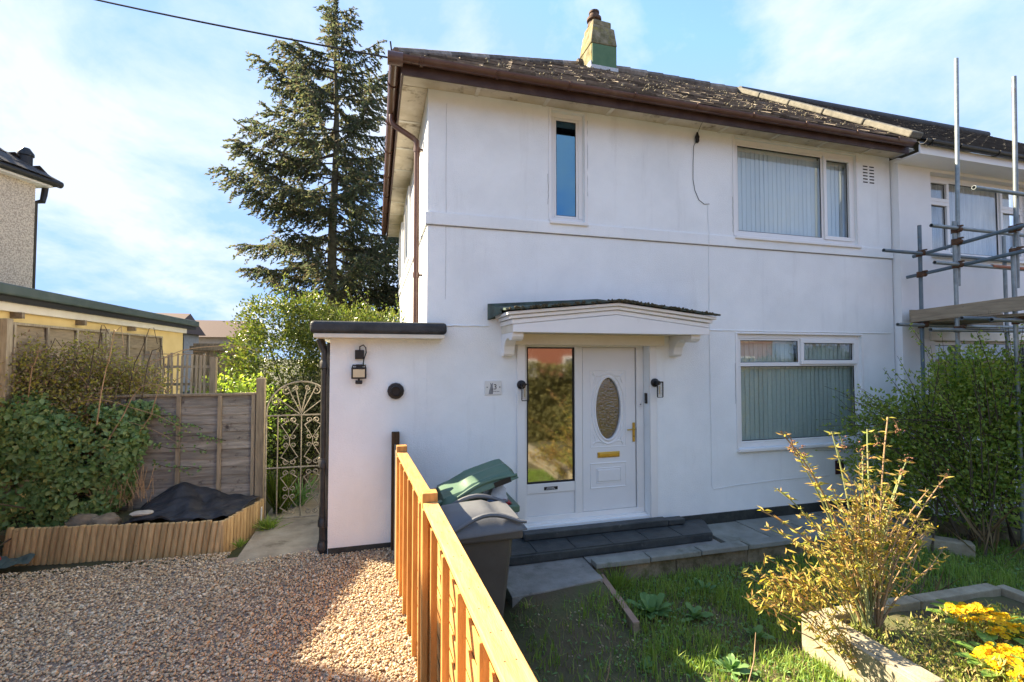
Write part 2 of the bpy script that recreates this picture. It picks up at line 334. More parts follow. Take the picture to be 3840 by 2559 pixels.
M['straw'] = isl('dry_grass', [(.30,.22,.12),(.20,.14,.07),(.36,.29,.17)], .8, .2)
M['grass'] = isl('grass_blades', [(.15,.26,.045),(.22,.34,.06),(.31,.40,.09),(.18,.28,.065)], .6, .35)
M['weed'] = isl('broad_weed_leaf', [(.14,.26,.085),(.19,.32,.11),(.16,.29,.115)], .55, .3)
M['needles'] = isl('spruce_needles', [(.06,.085,.05),(.10,.125,.065),(.16,.17,.08),(.13,.105,.075),(.08,.11,.07)], .7, .45)
M['conifer'] = isl('dark_conifer', [(.03,.042,.02),(.05,.06,.026),(.075,.075,.034)], .7, .15)
M['laurel'] = isl('glossy_evergreen_leaf', [(.060,.10,.022),(.095,.14,.03),(.15,.185,.04),(.21,.22,.06),(.075,.115,.025)], .32, .4, .5)
M['privet'] = isl('privet_leaf', [(.14,.24,.05),(.21,.31,.065),(.28,.37,.08),(.38,.44,.10),(.16,.26,.055)], .4, .5, .4)
M['privet_y'] = isl('yellowing_privet_leaf', [(.34,.38,.05),(.26,.34,.05),(.40,.40,.07)], .45, .4, .4)
M['ivy'] = isl('ivy_leaf', [(.10,.20,.065),(.16,.27,.10),(.22,.32,.13),(.13,.235,.08),(.30,.33,.10)], .4, .4, .4)
M['bramble'] = isl('bramble_leaf', [(.32,.30,.08),(.42,.39,.09),(.25,.26,.09),(.34,.25,.16),(.26,.20,.14)], .6, .35)
M['fern'] = isl('fern_green', [(.075,.13,.02),(.12,.17,.03),(.16,.19,.04)], .6, .4)
M['shrub_leaf'] = isl('golden_shrub_leaf', [(.55,.42,.09),(.42,.44,.10),(.62,.42,.16),(.30,.36,.08),(.56,.32,.13),(.38,.42,.10)], .55, .5)
M['seed'] = pm('brown_seed_head', (.26,.125,.075), (.16,.08,.05), 12, .8)
M['heather'] = isl('low_heather', [(.22,.30,.07),(.32,.37,.09),(.40,.38,.13),(.40,.29,.14)], .6, .35)
M['petal'] = isl('yellow_petal', [(.80,.50,.012),(.85,.58,.02),(.75,.43,.01)], .5, .35, .2)
M['petal_eye'] = pm('orange_flower_eye', (.72,.30,.01), None, 6, .6)
M['primrose_leaf'] = isl('primrose_leaf', [(.16,.28,.05),(.21,.34,.07)], .5, .3)
M['pebble'] = isl('gravel_pebbles', [(.38,.27,.155),(.55,.42,.25),(.22,.17,.115),(.64,.53,.35),(.47,.295,.16),(.33,.29,.23),(.52,.36,.20),(.74,.64,.47),(.27,.23,.18)], .65, 0, .3)
M['moss_grey'] = pm('pale_lichen', (.22,.20,.15), (.13,.115,.08), 20, .95, .5, 40)
M['far_wall'] = pm('far_rendered_wall', (.42,.38,.32), None, 5, .9)
M['hedge'] = isl('front_hedge_leaf', [(.20,.20,.08),(.26,.25,.10),(.16,.165,.07),(.29,.26,.11)], .5, .4)
# ------------------------------------------------------------------ ground and paving
def sheet(name, x0, x1, y0, y1, z, nx, ny, amp, mat, fn=None):
    xs = np.linspace(x0, x1, nx+1); ys = np.linspace(y0, y1, ny+1); X, Y = np.meshgrid(xs, ys)
    Z = np.full_like(X, z)+amp*(np.sin(X*3.1+1)*np.cos(Y*2.7)+.6*np.sin(X*7.3+Y*5.1)+.4*np.sin(X*13-Y*11))
    if fn is not None: Z = Z+fn(X, Y)
    V = np.stack([X, Y, Z], -1).reshape(-1, 3); i = (np.arange(ny)[:, None]*(nx+1)+np.arange(nx)[None]).ravel()
    F = np.stack([i, i+1, i+nx+2, i+nx+1], 1)
    return tag(npmesh(name, V, F, mat, None, ((x0+x1)/2, (y0+y1)/2, z), True), kind='structure')
g = MB(); g.quad((-700,-700,-.62), (700,-700,-.62), (700,700,-.62), (-700,700,-.62))
tag(g.build('ground', M['earth']), kind='structure')
sheet('back_garden', -14, .4, 5.6, 40, -.06, 30, 50, .02, M['earth'])
def gz(X, Y): return .05*np.clip((Y-3.9)/1.2, 0, 1)*np.clip((X+1.2)/1.2, 0, 1)+.012*np.sin(X*2.2+.5)*np.cos(Y*1.9)
tag(sheet('gravel_drive', -6.5, .30, -1.2, 5.6, -.012, 60, 60, .003, M['gravel_base'], gz), kind='structure')
def lz(X, Y): return .03*np.sin(X*1.3)*np.cos(Y*1.7+.5)+.17*np.clip((Y-3.55)/.65, 0, 1)*np.clip((X-1.12)/.12, 0, 1)*np.clip((2.24-X)/.12, 0, 1)
tag(sheet('lawn', .26, 9.5, -1.2, 5.05, -.285, 80, 60, .008, M['soil'], lz), kind='structure')
# pebbles: one mesh of rounded stones that nobody could count
ph = (1+5**.5)/2
ico = unit(np.array([(-1,ph,0),(1,ph,0),(-1,-ph,0),(1,-ph,0),(0,-1,ph),(0,1,ph),(0,-1,-ph),(0,1,-ph),(ph,0,-1),(ph,0,1),(-ph,0,-1),(-ph,0,1)], float))
icf = np.array([(0,11,5),(0,5,1),(0,1,7),(0,7,10),(0,10,11),(1,5,9),(5,11,4),(11,10,2),(10,7,6),(7,1,8),(3,9,4),(3,4,2),(3,2,6),(3,6,8),(3,8,9),(4,9,5),(2,4,11),(6,2,10),(8,6,7),(9,8,1)])
def stones(cen, size, flat=(.75,.5), jitter=.18):
    n = len(cen); s = size[:, None]*np.stack([np.ones(n), rng.uniform(flat[0]-.15, flat[0]+.15, n), rng.uniform(flat[1]-.12, flat[1]+.15, n)], 1)
    v = ico[None]*(1+rng.uniform(-jitter, jitter, (n, 12, 1)))*s[:, None, :]
    a = rng.uniform(0, 6.283, n); tl = rng.normal(0, .35, n); tl2 = rng.normal(0, .35, n)
    def rot(v, i, j, th):
        w = v.copy(); c_, s_ = np.cos(th)[:, None], np.sin(th)[:, None]
        w[..., i] = v[..., i]*c_-v[..., j]*s_; w[..., j] = v[..., i]*s_+v[..., j]*c_; return w
    v = rot(rot(rot(v, 0, 2, tl), 1, 2, tl2), 0, 1, a)+cen[:, None]
    F = (icf[None]+(np.arange(n)*12)[:, None, None]).reshape(-1, 3)
    return v.reshape(-1, 3), F
def in_drive(x, y):
    fx = .19-.055*(y-5.2)
    front = np.where(x < -1.45, 5.74+.0*x, np.where(x < -.5, 5.45, 5.29))
    return (x < fx) & (y < front)
n = 74000
px = rng.uniform(-4.4, .4, n); py = rng.uniform(2.35, 6.0, n); k = in_drive(px, py); px, py = px[k], py[k]
sz = np.clip(rng.lognormal(math.log(.0090), .34, len(px)), .0045, .026)
pz = gz(px, py)-.005+rng.uniform(0, .012, len(px))
Vp, Fp = stones(np.stack([px, py, pz], 1), sz)
tag(npmesh('gravel', Vp, Fp, M['pebble'], None, (-2, 4, 0), True), 'loose brown and grey pebble gravel over the driveway', 'gravel', kind='stuff')
# concrete path behind the gate, concrete pad before the bins
pth = MB(); pth.box(-1.34, -.46, 5.36, 12.5, -.2, .012); tag(pth.build('side_path', M['concrete_path']), kind='structure')
pad = MB(); pad.prism([(1.19,5.28,-.34),(2.16,5.28,-.34),(2.14,4.32,-.34),(1.62,4.24,-.34),(1.19,4.20,-.34)], (0,0,.245)); tag(pad.build('concrete_pad', M['concrete'], bevel=.006), kind='structure')
tag(MB().box(2.165, 3.85, 4.66, 5.28, -.34, -.093).build('concrete_pad', M['concrete']), kind='structure')
# paved path right of the step: separate slabs
tag((lambda o: o)(MB().box(3.856, 7.4, 4.655, 5.28, -.34, -.098).build('slab_path', M['soil'])), kind='structure')
sp_ = bpy.data.objects['slab_path']
x = 3.875
for i in range(5):
    w = .62+jit(.01); z = -.066+jit(.004)
    s = MB(); s.obox((x+w/2, 4.965, z-.025), (w/2-.006,0,.001*jit(2)), (0,.30,jit(.004)), (0,0,.025)); s.build('slab', M['slab'], sp_, bevel=.004); x += w
# road and pavement behind the camera, seen only in the panes
tag(MB().box(-40, 60, -7.2, -3.2, -.61, -.34).build('pavement', M['pavement']), kind='structure')
tag(MB().box(-40, 60, -13.5, -7.21, -.61, -.44).build('road', M['road']), kind='structure')
# ------------------------------------------------------------------ the white house
FY = 5.3                     # plane of the front wall
H = thing('house', (3.9, 8.6, 0), 'white rendered house with brown gutters and a green-patched chimney', 'house')
def wall_open(x0, x1, z0, z1, y, opens, depth):
    """front sheet of a wall with real openings and their reveals"""
    m = MB(); xs = sorted({x0, x1, *[o[0] for o in opens], *[o[1] for o in opens]}); zs = sorted({z0, z1, *[o[2] for o in opens], *[o[3] for o in opens]})
    for i in range(len(xs)-1):
        for j in range(len(zs)-1):
            cx, cz = (xs[i]+xs[i+1])/2, (zs[j]+zs[j+1])/2
            if any(o[0] < cx < o[1] and o[2] < cz < o[3] for o in opens): continue
            m.quad((xs[i],y,zs[j]), (xs[i+1],y,zs[j]), (xs[i+1],y,zs[j+1]), (xs[i],y,zs[j+1]))
    for a, b, c, d in opens:
        e = y+depth
        m.quad((a,y,c), (a,e,c), (a,e,d), (a,y,d)); m.quad((b,y,c), (b,y,d), (b,e,d), (b,e,c))
        m.quad((a,y,d), (a,e,d), (b,e,d), (b,y,d)); m.quad((a,y,c), (b,y,c), (b,e,c), (a,e,c))
    return m
DO = (1.65, 3.27, .10, 2.27); WU = (4.60, 6.72, 3.67, 5.0); WS = (1.985, 2.415, 3.67, 5.005); WLo = (4.60, 6.74, .85, 2.36)
w = wall_open(.53, 7.385, -.3, 5.06, FY, [DO, WU, WS, WLo], .26); w.build('front_wall', M['render'], H)
MB().box(.531, .79, FY+.005, 12.0, 2.2, 5.06).build('side_wall', M['render'], H)
MB().box(.531, .79, FY+.262, 12.0, -.3, 2.199).build('side_wall', M['render'], H)
MB().box(.535, 7.38, 12.0, 12.2, -.3, 5.06).build('back_wall', M['render'], H)
MB().box(7.18, 7.384, FY+.262, 11.99, -.3, 5.05).build('party_wall', M['render'], H)
MB().box(.80, 7.17, FY+.27, 11.99, 2.45, 2.62).build('floor', M['scaf_board'], H)
MB().box(.80, 7.17, FY+.27, 11.99, -.2, .09).build('floor', M['scaf_board'], H)
w = wall_open(-.46, .529, -.2, 2.275, FY, [], .2); w.box(-.455, -.30, FY+.002, 8.6, -.2, 2.274); w.build('annexe_wall', M['render'], H)
MB().box(-.29, .50, 8.4, 8.6, -.2, 2.27).build('annexe_wall', M['render'], H)
# string course
s = MB(); s.box(.512, 7.392, FY-.022, FY-.001, 3.515, 3.655); s.box(.508, .530, FY-.02, 12.0, 3.516, 3.654); s.build('string_course', M['render'], H, bevel=.006)
s = MB(); s.box(.51, 7.39, FY-.012, FY-.001, 3.507, 3.5145); s.build('shadow_line', M['ink_grey'], H)  # grey strip painting in the shadow line under the projecting band
MB().box(3.42, 7.38, FY-.018, FY-.001, -.09, .05).build('plinth', M['plinth'], H, bevel=.006)
MB().box(-.455, .40, FY-.012, FY-.001, -.05, .095).build('plinth', M['plinth'], H)
# hairline movement crack and old fixings in the render
ck = MB(); pts = [(.735+jit(.004), FY-.002, 4.9-i*.17) for i in range(14)]
ck.tube(pts, .0012, 4); ck.build('render_crack', M['ink_grey'], H)
ck = MB(); ck.tube([(x_, FY-.004, 2.402+jit(.006)) for x_ in np.linspace(.72, 1.22, 9)], .009, 5); ck.build('render_ridge', M['render'], H); ck = MB(); ck.tube([(x_, FY-.004, 2.40+jit(.004)) for x_ in np.linspace(3.9, 7.3, 24)], .007, 5); ck.build('render_ridge', M['render'], H)
# ---- windows
def window(parent, x0, x1, z0, z1, y, lights, fw=.058, glass='glass', slat=None, slat_mat='blind', slat_w=.089, sill=True, name='window', rec=.045):
    """lights: list of (x0,x1,z0,z1,opening?) in fractions of the clear size"""
    o = MB(); f = y+rec
    o.box(x0, x1, f, f+.06, z0, z0+fw); o.box(x0, x1, f, f+.06, z1-fw, z1); o.box(x0, x0+fw, f+.0005, f+.0595, z0+fw, z1-fw); o.box(x1-fw, x1, f+.0005, f+.0595, z0+fw, z1-fw)
    win = o.build(name, M['upvc'], parent, bevel=.005)
    W, Hh = x1-x0, z1-z0
    for (a, b, c, d, op) in lights:
        ax, bx, cz, dz = x0+a*W, x0+b*W, z0+c*Hh, z0+d*Hh
        fr = MB(); t = .055 if op else .026; y0 = f-.018 if op else f+.006
        fr.box(ax, bx, y0, f+.045, cz, cz+t); fr.box(ax, bx, y0, f+.045, dz-t, dz); fr.box(ax, ax+t, y0+.0005, f+.0445, cz+t, dz-t); fr.box(bx-t, bx, y0+.0005, f+.0445, cz+t, dz-t)
        fr.build('casement' if op else 'bead', M['upvc'], win, bevel=.006)
        gk = MB(); g_ = .007; ym = f+.022
        gk.box(ax+t, bx-t, ym-.006, ym+.006, cz+t, cz+t+g_); gk.box(ax+t, bx-t, ym-.006, ym+.006, dz-t-g_, dz-t); gk.box(ax+t, ax+t+g_, ym-.0055, ym+.0055, cz+t+g_, dz-t-g_); gk.box(bx-t-g_, bx-t, ym-.0055, ym+.0055, cz+t+g_, dz-t-g_)
        gk.build('gasket', M['gasket'], win)
        MB().box(ax+t+.004, bx-t-.004, ym-.002, ym+.002, cz+t+.004, dz-t-.004).build('pane', M[glass], win)
        if slat:
            xx = ax+t*.6
            ang = R(slat)
            while xx < bx-t*.6-.01:
                sl = MB(); cx = xx+slat_w*.45; ang = R(slat+jit(3.5))
                sl.obox((cx, f+.095, (cz+dz)/2-.01), (math.cos(ang)*slat_w*.5, math.sin(ang)*slat_w*.5, 0), (-math.sin(ang)*.0015, math.cos(ang)*.0015, 0), (0,0,(dz-cz)/2-t*.5-.012))
                sl.build('blind_slat', M[slat_mat], win); xx += slat_w*.84
            MB().box(ax, bx, f+.09, f+.17, dz-t-.035, dz-t+.02).build('blind_rail', M['upvc'], win)
    if sill:
        sm = MB(); sm.box(x0-.03, x1+.03, y-.05, f+.0, z0-.045, z0-.003); sm.build('sill', M['upvc'], win, bevel=.008)
    return win
window(H, *WU[:2], *WU[2:], FY, [(.0274,.726,.0434,.9566,False), (.726,.9726,.0434,.9566,True)], slat=7, slat_mat='blind_up', rec=.03)
window(H, *WS[:2], *WS[2:], FY, [(.14,.86,.045,.955,False)], glass='glass_dark', rec=.05)
window(H, *WLo[:2], *WLo[2:], FY, [(.0272,.9728,.0385,.73,False), (.0272,.50,.73,.9615,False), (.50,.9728,.73,.9615,True)], slat=7, rec=.03, glass='glass')
# frame trims round the openings
def surround(x0, x1, z0, z1):
    o = MB(); t = .035
    o.box(x0-t, x0, FY-.012, FY-.0005, z0, z1+.02); o.box(x1, x1+t, FY-.012, FY-.0005, z0, z1+.02)
    o.box(x0, x1, FY-.012, FY-.0005, z1, z1+.02); o.build('window_surround', M['upvc'], H, bevel=.004)
    for xx in (x0-t-.006, x1+t+.004): ck = MB(); za = z0+(z1-z0)*random.random()*.4; zb = za+(z1-za)*random.uniform(.3,1); ck.tube([(xx+jit(.004), FY-.0005, z) for z in np.linspace(za, zb, 14)], .0022, 4); ck.build('render_crack', M['ink_grey'], H)
surround(*WU); surround(*WS); surround(*WLo)
# side window seen edge-on
for y0 in (8.0, 10.2):
    o = MB()
    for (a, b, c, d) in ((y0,y0+1.2,3.66,3.74),(y0,y0+1.2,4.80,4.88),(y0,y0+.07,3.741,4.799),(y0+1.13,y0+1.2,3.741,4.799),(y0+.57,y0+.63,3.741,4.799)): o.box(.485, .532, a, b, c, d)
    sw = o.build('window', M['upvc'], H, bevel=.005); MB().box(.50, .512, y0+.06, y0+1.14, 3.73, 4.81).build('pane', M['glass_dark'], sw)
# air vent slots, upper right
av = MB()
for i in range(6):
    for xx in (6.86, 6.985): av.box(xx, xx+.085, FY-.004, FY+.001, 4.615+i*.047, 4.631+i*.047)
av.build('air_vent', M['gasket'], H)
# ---- eaves: soffit panels, fascia, gutters
zs = 5.045
x = .25; i = 0
while x < 7.1:
    wd = min(.82, 7.42-x)
    MB().box(x+.004, x+wd-.004, 4.985, FY-.003, zs-.006+jit(.003), zs+.012).build('soffit_panel', M['soffit'], H)
    MB().box(x+wd-.024, x+wd+.024, 4.985, FY-.004, zs-.016, zs-.0095).build('soffit_strip', M['batten'], H, bevel=.003)
    x += wd
y = FY+.01
while y < 12.1:
    wd = min(.82, 12.15-y)
    MB().box(.245, .528, y+.004, y+wd-.004, zs-.006+jit(.003), zs+.012).build('soffit_panel', M['soffit'], H)
    MB().box(.245, .527, y+wd-.022, y+wd+.022, zs-.015, zs-.0095).build('soffit_strip', M['batten'], H, bevel=.003)
    y += wd
MB().box(.225, 7.30, 4.962, 4.984, 4.955, 5.12).build('fascia', M['fascia_brown'], H, bevel=.003)
MB().box(.222, .244, 4.985, 12.15, 4.956, 5.12).build('fascia', M['fascia_brown'], H, bevel=.003)
def gutter(path, r=.058, open_=True):
    """half-round channel with a rolled lip, swept along x or y"""
    (x0,y0,z0), (x1,y1,z1) = path; alongx = abs(x1-x0) > abs(y1-y0); m = MB(); n_ = 10; vs_ = []
    for (X_,Y_,Z_) in path:
        for rr in (r, r-.004):
            for j in range(n_+1):
                a = math.pi+math.pi*j/n_
                dxy, dz = rr*math.cos(a), rr*math.sin(a)
                vs_.append((X_, Y_+dxy, Z_+dz) if alongx else (X_+dxy, Y_, Z_+dz))
    k = n_+1; fs = []
    for j in range(n_):
        fs.append((j, j+1, 2*k+j+1, 2*k+j)); fs.append((k+j, 2*k+k+j, 2*k+k+j+1, k+j+1))
    fs.append((0, 2*k, 3*k, k)); fs.append((n_, k+n_, 3*k+n_, 2*k+n_))
    fs.append(tuple(range(k))+tuple(range(2*k-1, k-1, -1))); fs.append(tuple(range(2*k, 3*k))+tuple(range(4*k-1, 3*k-1, -1)))
    return m.add(vs_, fs)
GZ = 5.10
gutter([(.10,4.90,GZ), (7.26,4.90,GZ-.02)]).build('gutter', M['upvc_brown'], H, True)
gutter([(.158,4.84,GZ), (.158,12.15,GZ)]).build('gutter', M['upvc_brown'], H, True)
cm = MB(); cm.lathe([(.066,-.075),(.066,.075)], (.158,4.90,GZ-.03), 14, (1,0,0)); cm.build('gutter_corner', M['upvc_brown'], H, True)
def ring_x(x, y, z, r, mat, nm, wdt=.03, ax='x'):
    m = MB(); pts = []
    for j in range(13):
        a = math.pi+math.pi*j/12; pts.append((x, y+r*math.cos(a), z+r*math.sin(a)) if ax == 'x' else (x+r*math.cos(a), y, z+r*math.sin(a)))
    for p, q in zip(pts[:-1], pts[1:]):
        up = (1,0,0) if ax == 'x' else (0,1,0)
        m.beam(p, q, .012, wdt, up)
    m.build(nm, mat, H)
for xx in (.42, 1.22, 2.05, 2.86, 3.70, 4.52, 5.34, 6.20, 6.95): ring_x(xx, 4.90, GZ-.001, .063, M['upvc_brown'], 'gutter_bracket')
for yy in (5.4, 6.3, 7.2, 8.2, 9.2, 10.3, 11.4): ring_x(.158, yy, GZ-.001, .063, M['upvc_brown'], 'gutter_bracket', ax='y')
dp = MB(); dp.tube([(.158,6.0,5.03),(.158,6.0,4.96),(.19,5.99,4.90),(.42,5.93,4.74),(.455,5.92,4.70),(.46,5.92,4.62),(.46,5.92,2.42)], .034, 12); D1 = dp.build('downpipe', M['upvc_brown'], H, True)
for z in (4.60, 3.05):
    m = MB(); m.tube([(.46,5.92,z-.03),(.46,5.92,z+.03)], .041, 12); m.box(.46, .529, 5.90, 5.94, z-.012, z+.012); m.build('pipe_clip', M['upvc_brown'], D1)
m = MB(); m.tube([(.135,4.99,5.12),(.11,4.93,5.26)], .009, 6); m.build('cable_bracket', M['black_pl'], H)
# ---- roof: hipped on the left, tiled courses as real geometry
TP = .735; RY = 8.47; EY = 4.925; EZ = 5.13; RZ = EZ+(RY-EY)*TP; EX = .165; HX = EX+(RY-EY); BY = 2*RY-EY; RX = 7.44
rf = MB()
rf.add([(EX,EY,EZ),(RX,EY,EZ),(RX,RY,RZ),(HX,RY,RZ),(EX,BY,EZ),(RX,BY,EZ)], [(0,1,2,3),(0,3,4),(3,2,5,4),(0,4,5,1)])
roof = rf.build('roof', M['tile'], H)
def tile_course(fn, n_rows, row_len, wfun, tw=.30, th=.020, lift=.035, jig=.006):
    m = MB()
    for r_ in range(n_rows):
        a, b = wfun(r_)
        x = a+(.15 if r_ % 2 else 0)-.15
        while x < b:
            x0, x1 = max(x, a), min(x+tw-.006, b)
            if x1-x0 > .05:
                u0, u1 = r_*row_len-.03, (r_+1)*row_len+.05
                t_ = th+jit(.004); l_ = lift+jit(jig)
                P = [fn(x0,u0,l_), fn(x1,u0,l_+jit(.004)), fn(x1,u1,.008), fn(x0,u1,.008)]
                Q = [fn(x0,u0,l_-t_), fn(x1,u0,l_-t_), fn(x1,u1,-.006), fn(x0,u1,-.006)]
                m.add(P+Q, [(0,1,2,3),(7,6,5,4),(0,4,5,1),(1,5,6,2),(3,7,4,0)])
            x += tw
    return m
cl = math.cos(math.atan(TP)); sl_ = math.sin(math.atan(TP))
rows = int((RY-EY)/cl/.27)
tm = tile_course(lambda x,u,h: (x, EY+u*cl-h*sl_, EZ+u*sl_+h*cl), rows, .27, lambda r_: (EX+r_*.27*cl+.14, RX-.07))
tm2 = tile_course(lambda x,u,h: (EX+u*cl-h*sl_, x, EZ+u*sl_+h*cl), rows, .27, lambda r_: (EY+r_*.27*cl+.38, BY-r_*.27*cl-.38))
tm.add(tm2.v, tm2.f); tag(tm.build('roof_tiles', M['tile'], roof), kind='stuff')
hp = MB()
for i in range(12):
    a = i/12; b = (i+1)/12+.01
    p = V3((EX+(HX-EX)*a, EY+(RY-EY)*a, EZ+(RZ-EZ)*a+.02)); q = V3((EX+(HX-EX)*b, EY+(RY-EY)*b, EZ+(RZ-EZ)*b+.018)); hp.tube([p, q], [.05, .055], 8)
for i in range(10):
    a = HX+(RX-HX)*i/10; hp.tube([(a,RY,RZ+.03+jit(.006)), (a+(RX-HX)/10+.01,RY,RZ+.035)], [.09, .10], 8)
tag(hp.build('ridge_tiles', M['tile'], roof, True), kind='stuff')
for i in range(5):                                     # pale coping over the party wall
    a, b = i/5, (i+1)/5-.006
    p = V3((7.50, EY+.06+(RY-EY-.02)*a, EZ+.13+(RZ-EZ)*a)); q = V3((7.50, EY+.06+(RY-EY-.02)*b, EZ+.13+(RZ-EZ)*b))
    MB().beam(p, q, .24, .09).build('coping_stone', M['coping'], H, bevel=.02)
# moss tufts and blown leaves on the tiles
n = 420; xx = rng.uniform(1.0, 7.2, n); u = rng.uniform(.05, 4.2, n)**1; kk = xx > EX+u*cl+.2; xx, u = xx[kk], u[kk]
Vs, Fs = stones(np.stack([xx, EY+u*cl-.03*sl_, EZ+u*sl_+.035], 1), rng.uniform(.008, .022, len(xx)), (.8,.6))
tag(npmesh('roof_moss', Vs, Fs, M['moss_grey'], roof, (4, 6, 6), True), kind='stuff')
# ---- chimney
ch = MB(); ch.prism([(3.80,8.0,7.0),(4.31,8.0,7.0),(4.31,8.52,7.0),(3.80,8.52,7.0)], (0,0,.9))
chim = ch.build('chimney', M['stone'], H, bevel=.012)
c2 = MB(); b0 = [(3.785,7.985,7.9),(4.325,7.985,7.9),(4.325,8.535,7.9),(3.785,8.535,7.9)]; b1 = [(3.845,8.03,8.30),(4.29,8.03,8.26),(4.29,8.50,8.26),(3.845,8.50,8.30)]
c2.add(b0+b1, [(3,2,1,0),(4,5,6,7),(0,1,5,4),(1,2,6,5),(2,3,7,6),(3,0,4,7)]); c2.build('chimney_head', M['stone'], chim, bevel=.02)
c2 = MB(); c2.prism([(3.86,8.05,8.285),(4.24,8.05,8.27),(4.24,8.48,8.27),(3.86,8.48,8.285)], (0,0,.13)); c2.build('chimney_cap', M['stone'], chim, bevel=.03)
c2 = MB(); c2.lathe([(.13,0),(.12,.07),(.10,.085),(.10,.11),(.14,.125),(.14,.17),(.095,.19),(.085,.26),(.10,.27),(.10,.30),(.06,.32)], (3.98,8.26,8.39), 16); c2.build('chimney_pot', M['terracotta'], chim, True)
MB().box(3.815, 4.305, 7.986, 7.999, 7.46, 7.885).build('painted_panel', M['green_board'], chim)
c2 = MB(); c2.box(3.775, 4.335, 7.972, 7.985, 7.27, 7.475); c2.box(3.772, 3.797, 7.986, 8.53, 7.3, 7.55); c2.build('flashing', M['lead'], chim)
# ---- flat-roofed side annexe
a = MB(); a.box(-.635, .725, 5.085, 5.297, 2.29, 2.415); ro = a.build('annexe_roof_edge', M['felt'], H, bevel=.04)
ro.modifiers[0].segments = 4
a = MB(); a.box(-.64, .505, 5.29, 8.9, 2.291, 2.412); a.build('annexe_roof', M['felt'], H, bevel=.03)
a = MB(); a.box(-.60, .70, 5.11, 5.296, 2.245, 2.289); a.box(-.60, -.462, 5.297, 8.8, 2.243, 2.288); a.build('annexe_soffit', M['cream_wood'], H, bevel=.006)
a = MB(); a.tube([(-.57,5.42,2.24),(-.545,5.41,2.17),(-.515,5.40,2.10),(-.513,5.40,2.0),(-.513,5.40,.02)], .042, 12)
bp_ = a.build('downpipe', M['iron_pipe'], H, True)
for z in (1.98, .95, .34, .10):
    m = MB(); m.lathe([(.043,-.05),(.056,-.045),(.056,.02),(.048,.03),(.048,.05)], (-.513,5.40,z), 12); m.build('pipe_collar', M['iron_pipe'], bp_, True)
a = MB(); a.tube([(-.478,5.335,2.2),(-.478,5.335,.3)], .014, 8); a.build('thin_pipe', M['iron_pipe'], H, True)
# ---- entrance: frame, sidelight, door
for x0 in (1.555, 3.271):
    MB().box(x0, x0+.095, FY-.028, FY-.001, .04, 2.30).build('door_pilaster', M['upvc'], H, bevel=.004)
MB().box(1.50, 3.42, 5.18, FY-.029, 2.19, 2.315).build('door_beam', M['cream_wood'], H, bevel=.006)
f = FY+.115
d = MB(); d.box(1.655, 3.265, f, f+.07, 2.17, 2.268); d.box(1.655, 3.265, f, f+.07, .105, .175); d.box(1.655, 1.715, f+.001, f+.069, .175, 2.17); d.box(3.165, 3.265, f+.001, f+.069, .175, 2.17); d.box(2.325, 2.425, f+.001, f+.069, .175, 2.17)
df = d.build('door_frame', M['upvc'], H, bevel=.005)
d = MB(); d.box(1.716, 2.324, f+.008, f+.06, .44, .555); d.build('rail', M['upvc'], df, bevel=.006)
MB().box(1.716, 2.324, f+.02, f+.04, .176, .439).build('lower_panel', M['door'], df, bevel=.003)
d = MB()
for (a_, b_, c_, e_) in ((1.716,1.732,.556,2.169),(2.308,2.324,.556,2.169)): d.box(a_, b_, f+.012, f+.05, c_, e_)
d.box(1.733, 2.307, f+.012, f+.05, .556, .572); d.box(1.733, 2.307, f+.012, f+.05, 2.153, 2.169); d.build('bead', M['gasket'], df)
MB().box(1.730, 2.310, f+.028, f+.034, .568, 2.158).build('sidelight_pane', M['glass_side'], df)
st = MB(); st.box(1.93, 2.10, f+.003, f+.0075, .475, .512); stk = st.build('notice_sticker', M['ink'], df)
st = MB()
for r_, (a_, b_) in enumerate(((1.965,2.055),(1.955,2.075))):
    x = a_
    while x < b_-.006: l_ = random.uniform(.006, .014); st.box(x, x+l_, f+.0022, f+.003, .482+(1-r_)*.014, .490+(1-r_)*.014); x += l_+.004
st.build('sticker_print', M['white_ink'], stk)
# leaf with an oval light
lf0, lf1 = 2.44, 3.15; OX, OZ, OA, OB = 2.775, 1.415, .168, .378
d = MB()
nn = 48; inner = [(OX+OA*math.cos(2*math.pi*i/nn), OZ+OB*math.sin(2*math.pi*i/nn)) for i in range(nn)]
def outer_pt(i):
    c_, s_ = math.cos(2*math.pi*i/nn), math.sin(2*math.pi*i/nn); hw, hh0, hh1 = 3.148-OX, OZ-.18, 2.165-OZ
    t = min(((3.148-OX) if c_ > 0 else (OX-2.432))/abs(c_) if abs(c_) > 1e-6 else 1e9, (hh1 if s_ > 0 else hh0)/abs(s_) if abs(s_) > 1e-6 else 1e9)
    return (OX+c_*t, OZ+s_*t)
outer = [outer_pt(i) for i in range(nn)]
cor = [(3.148,2.165),(2.432,2.165),(2.432,.18),(3.148,.18)]
for c_ in cor:                                            # snap the nearest outer points into the corners
    j = min(range(nn), key=lambda q: math.atan2(math.sin(math.atan2(outer[q][1]-OZ, outer[q][0]-OX)-math.atan2(c_[1]-OZ, c_[0]-OX)), math.cos(math.atan2(outer[q][1]-OZ, outer[q][0]-OX)-math.atan2(c_[1]-OZ, c_[0]-OX)))**2); outer[j] = c_
yl = f+.012
vs_ = [(p[0], yl, p[1]) for p in inner]+[(p[0], yl, p[1]) for p in outer]+[(p[0], yl+.045, p[1]) for p in inner]+[(p[0], yl+.045, p[1]) for p in outer]
fs = []
for i in range(nn):
    j = (i+1) % nn; fs += [(i, i+nn, j+nn, j)[::-1], (i, j, j+2*nn, i+2*nn)[::-1], (i+2*nn, j+2*nn, j+3*nn, i+3*nn)[::-1], (i+nn, i+3*nn, j+3*nn, j+nn)[::-1]]
d.add(vs_, fs); leaf = d.build('door', M['door'], H)
